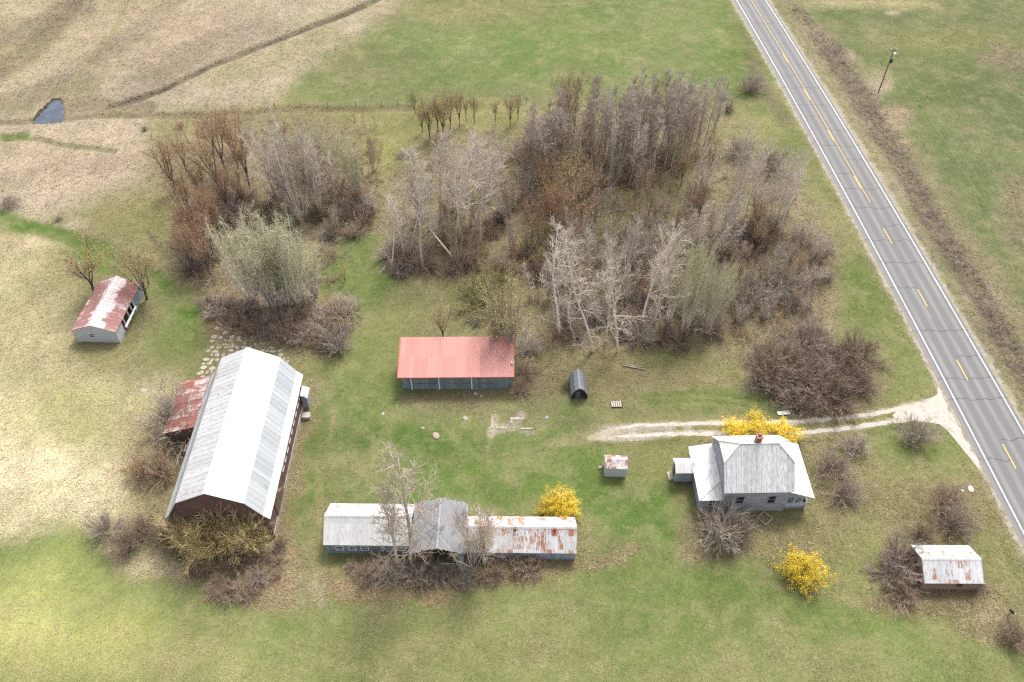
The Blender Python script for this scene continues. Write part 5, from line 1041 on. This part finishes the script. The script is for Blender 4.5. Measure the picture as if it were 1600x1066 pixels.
# ------------------------------------------------------------------ underbrush, ditch brush and rough grass (nobody could count these)
def brush(name, polys, seed, mat, hgt=(.5, 1.3), stems=9):
    r = np.random.RandomState(seed); P0, D, Ln = [], [], []
    for P, dens in polys:
        g = np.array([at(*p) for p in P]); lo, hi = g.min(0), g.max(0); n = int(np.prod(hi - lo) * dens)
        q = r.uniform(lo, hi, (n, 2)); ok = (poly_sd(q[:, 0], q[:, 1], [tuple(a) for a in g]) > 0) & (vn(q[:, 0], q[:, 1], 3.5, seed, 3) > .42)
        q = q[ok]; z = gz(q[:, 0], q[:, 1])
        for k in range(stems):
            P0.append(np.c_[q + r.normal(0, .1, q.shape), z - .05]); d = np.c_[r.normal(0, .55, q.shape), np.ones(len(q))]; D.append(d / np.linalg.norm(d, axis=1)[:, None]); Ln.append(r.uniform(*hgt, len(q)))
            if k % 2 == 0:                                   # a side twig
                P0.append(P0[-1] + D[-1] * (Ln[-1] * .5)[:, None]); d = D[-1] + r.normal(0, .6, D[-1].shape); D.append(d / np.linalg.norm(d, axis=1)[:, None]); Ln.append(Ln[-1] * .55)
    P0, D, Ln = np.concatenate(P0), np.concatenate(D), np.concatenate(Ln); P1 = P0 + D * Ln[:, None]
    U = np.cross(D, r.normal(0, 1, D.shape)); U /= np.linalg.norm(U, axis=1)[:, None]; W = np.cross(D, U); a = np.arange(3) * 2.0944
    v = np.stack([P0 + (U * math.cos(t) + W * math.sin(t)) * .017 for t in a] + [P1], 1).reshape(-1, 3); o = (np.arange(len(P0)) * 4)[:, None]
    f = np.concatenate([o + V(0, 1, 3).astype(int), o + V(1, 2, 3).astype(int), o + V(2, 0, 3).astype(int)])
    tag(link(name, raw_mesh(name, v, f, [mat])), kind='stuff')
brush('woodland_undergrowth', [([(250, 250), (330, 180), (430, 178), (590, 200), (600, 330), (560, 480), (400, 520), (325, 490), (290, 420)], 1.0), ([(600, 260), (680, 205), (820, 215), (900, 210), (1110, 200), (1150, 240), (1260, 290), (1300, 380), (1300, 500), (1180, 550), (1000, 560), (850, 560), (800, 520), (700, 440), (590, 415)], 1.0)], 5, BROWNTWIG, (.4, 1.2), 7)
brush('ditch_brush', [([(1236, -10), (1262, 20), (1312, 80), (1356, 140), (1386, 195), (1424, 250), (1466, 325), (1516, 405), (1580, 510), (1660, 660), (1640, 680), (1545, 510), (1485, 410), (1434, 330), (1386, 240), (1352, 195), (1326, 145), (1282, 85), (1240, 25)], 2.0)], 6, PURPTWIG, (.4, 1.3), 10)
brush('barnside_weeds', [([(500, 872), (900, 880), (960, 880), (860, 905), (700, 920), (540, 930)], 1.3), ([(260, 850), (440, 810), (450, 930), (380, 950), (290, 915)], 1.3), (blob(1455, 930, 110, 28), 1.5), (blob(1110, 835, 60, 45), 1.0), (blob(815, 600, 30, 40), 1.4), ([(325, 470), (545, 480), (550, 520), (430, 530), (325, 500)], 1.5), (blob(1470, 800, 70, 40), .9), (blob(1265, 590, 90, 55), 1.0)], 8, TANTWIG, (.3, .9), 7)
# turf tufts over the whole view, tinted as the ground they grow from
rs = np.random.RandomState(4); N = 420000
Yt = 27 + (204 - 27) * rs.rand(N) ** 1.25; wv_ = (Yt * .735 + 61) * 1.02 * 800 / FPX; Xt = rs.uniform(-1, 1, N) * (wv_ * 1.04)
c_, _z, dr_ = GC[gidx(Xt, Yt)], gz(Xt, Yt), GDR[gidx(Xt, Yt)]
keep = (dr_ > .6) & (_z > -.75)
for cx, cy, rz, L_, W_ in BUILD:
    dx, dy = Xt - cx, Yt - cy; c1_, s1_ = math.cos(rz), math.sin(rz); keep &= ~((np.abs(dx * c1_ + dy * s1_) < L_ / 2 + .05) & (np.abs(-dx * s1_ + dy * c1_) < W_ / 2 + .05))
for P in (TRACK_U, TRACK_L): keep &= line_d(Xt, Yt, [at(*p) for p in P]) > .3 + .3 * rs.rand(N)
keep &= poly_sd(Xt, Yt, [at(*p) for p in APRON]) < 0; keep &= (poly_sd(Xt, Yt, pg) < 0) | (rs.rand(N) < .75); keep &= poly_sd(Xt, Yt, [at(*p) for p in POND]) < -.3
keep &= rs.rand(N) < .25 + 1.1 * vn(Xt, Yt, 2.2, 88, 3)
Xt, Yt, _z, c_ = Xt[keep], Yt[keep], _z[keep], c_[keep]; n = len(Xt)
tall = .08 + .17 * sstep(c_[:, 0] / (c_[:, 1] + 1e-6), .85, 1.35)
hh = tall * rs.uniform(.5, 1.6, n); az = rs.uniform(0, 6.28, n); wd = rs.uniform(.05, .13, n)
vv, ff, cc = [], [], []
tint = c_ * rs.uniform(.85, 1.3, n)[:, None]; g_ = rs.rand(n) < .5 * sstep(vn(Xt, Yt, 1.6, 191, 3), .42, .66); tint[g_] = tint[g_] * .45 + STRAW * 1.1 * .55 * rs.uniform(.6, 1.2, g_.sum())[:, None]
for k in range(2):                                           # low blades that lie over, broad side up
    a = az + k * 2.6; dx, dy = np.cos(a) * wd, np.sin(a) * wd; rch = hh * rs.uniform(.9, 2.0, n); ca_, sa_ = np.cos(a + 1.57), np.sin(a + 1.57)
    vv.append(np.stack([np.c_[Xt - dx, Yt - dy, _z - .02], np.c_[Xt + dx, Yt + dy, _z - .02], np.c_[Xt + ca_ * rch, Yt + sa_ * rch, _z + hh * .5]], 1)); cc.append(np.repeat(tint[:, None, :], 3, 1))
vv = np.concatenate(vv).reshape(-1, 3); cc = np.concatenate(cc).reshape(-1, 3); ff = np.arange(len(vv)).reshape(-1, 3)
gb = attr_mat('grass_blades')
me = raw_mesh('grass_tufts', vv, ff, [gb]); ca = me.color_attributes.new('Col', 'FLOAT_COLOR', 'POINT')
ca.data.foreach_set('color', np.c_[cc, np.ones(len(cc))].astype(np.float32).ravel())
tag(link('grass', me), kind='stuff')

# ------------------------------------------------------------------ utility pole, fence, small things
X, Y = at(1373, 143)
t = thing('utility_pole', 'wooden utility pole with transformer in the field beyond the road', 'pole', (X, Y, 0))
POLEW = flat_mat('dark_pole_wood', (.15, .13, .11), .9)
mb = MB(); mb.cyl((0, 0, -1), (0, 0, 9.5), .14, .09, 10); mb.build('shaft', POLEW, t)
mb = MB(); mb.box(-.7, .7, -.06, .06, 9.0, 9.13); mb.build('crossarm', POLEW, t)
for x in (-.6, 0.02, .6):
    mb = MB(); z0 = 9.13 if x != .02 else 9.5; mb.cyl((x, 0, z0), (x, 0, z0 + .25), .07, .05, 8); mb.build('insulator', WHITEWOOD, t)
mb = MB(); mb.cyl((.34, 0, 6.4), (.34, 0, 7.3), .24, .24, 12); mb.cyl((.34, 0, 7.3), (.34, 0, 7.5), .06, .05, 6); mb.build('transformer', flat_mat('dark_grey_steel', (.05, .05, .055), .5), t)
mb = MB(); mb.box(.2, .62, -.2, .2, 8.3, 8.5); mb.build('cutout', WHITEWOOD, t)
WIRE = flat_mat('aluminium_wire', (.30, .29, .28), .5)
def wire(p, q, sag, parent):
    mb = MB(); p, q = V(*p), V(*q); pts = [p + (q - p) * s - V(0, 0, sag * 4 * s * (1 - s)) for s in np.linspace(0, 1, 15)]
    for a, b in zip(pts[:-1], pts[1:]): mb.cyl(a, b, .016, .016, 4, 0, False)
    mb.build('wire', WIRE, parent)
wire((.02, 0, 9.75), (2.4, -92, 9.75), 1.3, t); wire((.3, 0, 7.9), (2.7, -92, 7.9), 1.4, t)
wire((-.6, 0, 9.38), (-9, 62, 9.4), .9, t); wire((.6, 0, 9.38), (16, 62, 9.4), .9, t)
POST = flat_mat('fence_post_wood', (.14, .115, .09), .9)
t = thing('wire_fence', 'old wire fence with thin posts along the far field edge', 'fence')
FP = [(430, 168), (470, 166), (512, 166), (556, 165), (596, 164), (622, 163), (660, 163), (700, 162), (740, 162), (780, 161), (822, 161), (1068, 138), (1101, 138), (1137, 136), (1162, 134)]
for a in FP:
    X, Y = at(*a); z = float(gz(X, Y)); mb = MB(); l = RNG.uniform(-.08, .08); mb.cyl((X, Y, z - .3), (X + l, Y, z + RNG.uniform(1.2, 1.5)), .07, .055, 6); mb.build('post', POST, t)
for a, b in zip(FP[:-1], FP[1:]):
    if b[0] - a[0] < 60:
        p, q = at(*a), at(*b)
        for zz in (.5, 1.0): mb = MB(); mb.cyl((*p, float(gz(*p)) + zz), (*q, float(gz(*q)) + zz), .012, .012, 3, 0, False); mb.build('wire', WIRE, t)
X, Y = at(1575, 962)
t = thing('mailbox', 'dark roadside mailbox on a leaning post near the lower right edge', 'mailbox', (X, Y, float(gz(X, Y))), .5)
mb = MB(); mb.cyl((0, 0, -.3), (.1, 0, 1.0), .06, .05, 8); mb.build('post', POST, t)
mb = MB(); n = 10; prof = [(-.14, 0, 0)] + [(-.14 * math.cos(a), 0, .14 + .14 * math.sin(a)) for a in np.linspace(0, math.pi, n)] + [(.14, 0, 0)]
mb.prism([(x + .1, -.3, z + 1.0) for x, y, z in prof], (0, .6, 0)); bx_ = mb.build('box', flat_mat('black_tin', (.03, .03, .035), .45), t)
mb = MB(); mb.box(-.03, .23, -.33, -.302, 1.01, 1.26); mb.build('door', WHITEWOOD, bx_)
X, Y = at(963, 632)
t = thing('pallet', 'pale wooden pallet lying flat on the grass right of the dark hut', 'pallet', (X, Y, float(gz(X, Y)) + .08), .03)
for k in range(5): mb = MB(); mb.box(-.72 + k * .3, -.50 + k * .3, -.5, .5, .13, .16); mb.build('deck_board', TIMBER, t)
for k in range(3): mb = MB(); mb.box(-.72, .92, -.5 + k * .45, -.4 + k * .45, 0, .13); mb.build('stringer', B_BROWN, t)
X, Y = at(988, 574); LOG = flat_mat('weathered_log', (.34, .29, .225), .9)
for k, (dx, dy, ln, rz) in enumerate(((0, 0, 2.6, -.25), (.3, .3, 2.4, -.2), (.8, -.15, 2.2, -.32))):
    mb = MB(); mb.cyl((-ln / 2, 0, .1), (ln / 2, 0, .1), .1, .07, 8); o = mb.build('log', LOG, None); o.location = (X + dx, Y + dy, float(gz(X, Y)) + .05); o.rotation_euler = (0, 0, rz)
    tag(o, 'grey weathered pole lying in the grass above the dark hut', 'log', 'fallen poles above the hut')
def rock(bx, by, r, label, mat=STONE, flat=.5, seed=0):
    import bmesh
    X, Y = at(bx, by); bm = bmesh.new(); bmesh.ops.create_icosphere(bm, subdivisions=3, radius=1); rr = np.random.RandomState(seed)
    for v in bm.verts:
        f = .78 + .4 * float(vn(V(v.co.x * 2 + v.co.z), V(v.co.y * 2 - v.co.z), .8, seed + 5, 3)); v.co *= f; v.co.x *= r; v.co.y *= r * .75; v.co.z *= r * flat
    me = bpy.data.meshes.new('rock'); bm.to_mesh(me); bm.free(); me.materials.append(mat); o = link('rock', me); o.location = (X, Y, float(gz(X, Y)) + r * flat * .25); o.rotation_euler = (0, 0, seed * 1.3)
    tag(o, label, 'rock')
WROCK = flat_mat('white_rock', (.66, .65, .62), .8)
rock(1517, 764, .5, 'larger white stone on the verge near the road', WROCK, .5, 1); rock(1504, 766, .28, 'small white stone left of the larger one on the verge', WROCK, .5, 2)
rock(938, 731, .33, 'round grey boulder at the left side of the tiny well house', STONE, .8, 3); rock(681, 680, .62, 'pale flat rock in the middle of the barnyard lawn', flat_mat('tan_rock', (.33, .26, .2), .9), .35, 4); rock(660, 668, .3, 'small pale rock left of the flat lawn rock', STONE, .5, 5)
rock(598, 646, .3, 'leftmost pale rock along the upper lawn edge', STONE, .35, 6); rock(727, 653, .42, 'pale broken slab on the lawn below the red roofed shed', STONE, .25, 7); rock(854, 652, .38, 'grey rock at the right of the old foundation', flat_mat('grey_rock', (.25, .25, .26), .9), .4, 8); rock(743, 614, .38, 'pale rock at the foot of the red roofed shed', STONE, .5, 9); rock(752, 618, .25, 'smaller rock right of the one by the red roofed shed', STONE, .6, 10); rock(224, 610, .55, 'flat white slab in the straw left of the rusty lean to', STONE, .2, 12)
X, Y = at(1224, 646); mb = MB(); mb.box(-.85, .85, -.3, .3, .12, .17); mb.box(-.7, -.6, -.25, .25, -.1, .119); mb.box(.6, .7, -.25, .25, -.1, .119); o = mb.build('white_board', WHITEWOOD); o.location = (X, Y, float(gz(X, Y)) + .12); o.rotation_euler = (0, 0, .12); tag(o, 'white board lying at the drive edge below the thorn thicket', 'board')
X, Y = at(803, 660)
t = thing('old_foundation', 'remains of a broken concrete foundation on the lawn', 'foundation', (X, Y, float(gz(X, Y))))
for x0, x1, y0, y1 in ((-3.1, -2.85, -.9, 1.1), (-.5, 1.4, .55, .95), (-.45, -.2, -.1, .54), (-2.5, -.9, -1.0, -.7), (.9, 2.6, -1.1, -.85)): mb = MB(); mb.box(x0, x1, y0, y1, -.4, .1 + RNG.uniform(0, .05)); mb.build('wall_stub', STONE, t)
X, Y = at(1195, 810)
t = thing('wooden_frame', 'old wooden window frame lying on the ground before the farmhouse', 'frame', (X, Y, float(gz(X, Y)) + .15), .7)
for a in ((-.7, .7, -.7, -.6), (-.7, .7, .6, .7), (-.7, -.6, -.599, .599), (.6, .7, -.599, .599)): mb = MB(); mb.box(*a, 0, .07); mb.build('frame_rail', TIMBER, t)
# brush heap at the back of the middle grove
t = thing('brush_heap', 'dark heap of cut branches at the back left of the middle grove', 'brush heap', (*at(637, 242), 0)); rr_ = np.random.RandomState(9); mb = MB()
for k in range(160):
    a = rr_.uniform(0, 6.3); d = rr_.rand() * 2.3; p = V(math.cos(a) * d * 1.3, math.sin(a) * d * .7, rr_.uniform(-.1, 1.1) * (1 - d / 2.6)); q = p + V(*rr_.normal(0, .9, 2), rr_.normal(0, .2)); mb.cyl(p, q, .035, .015, 4, 0, False)
mb.build('branch_tangle', PURPTWIG, t)
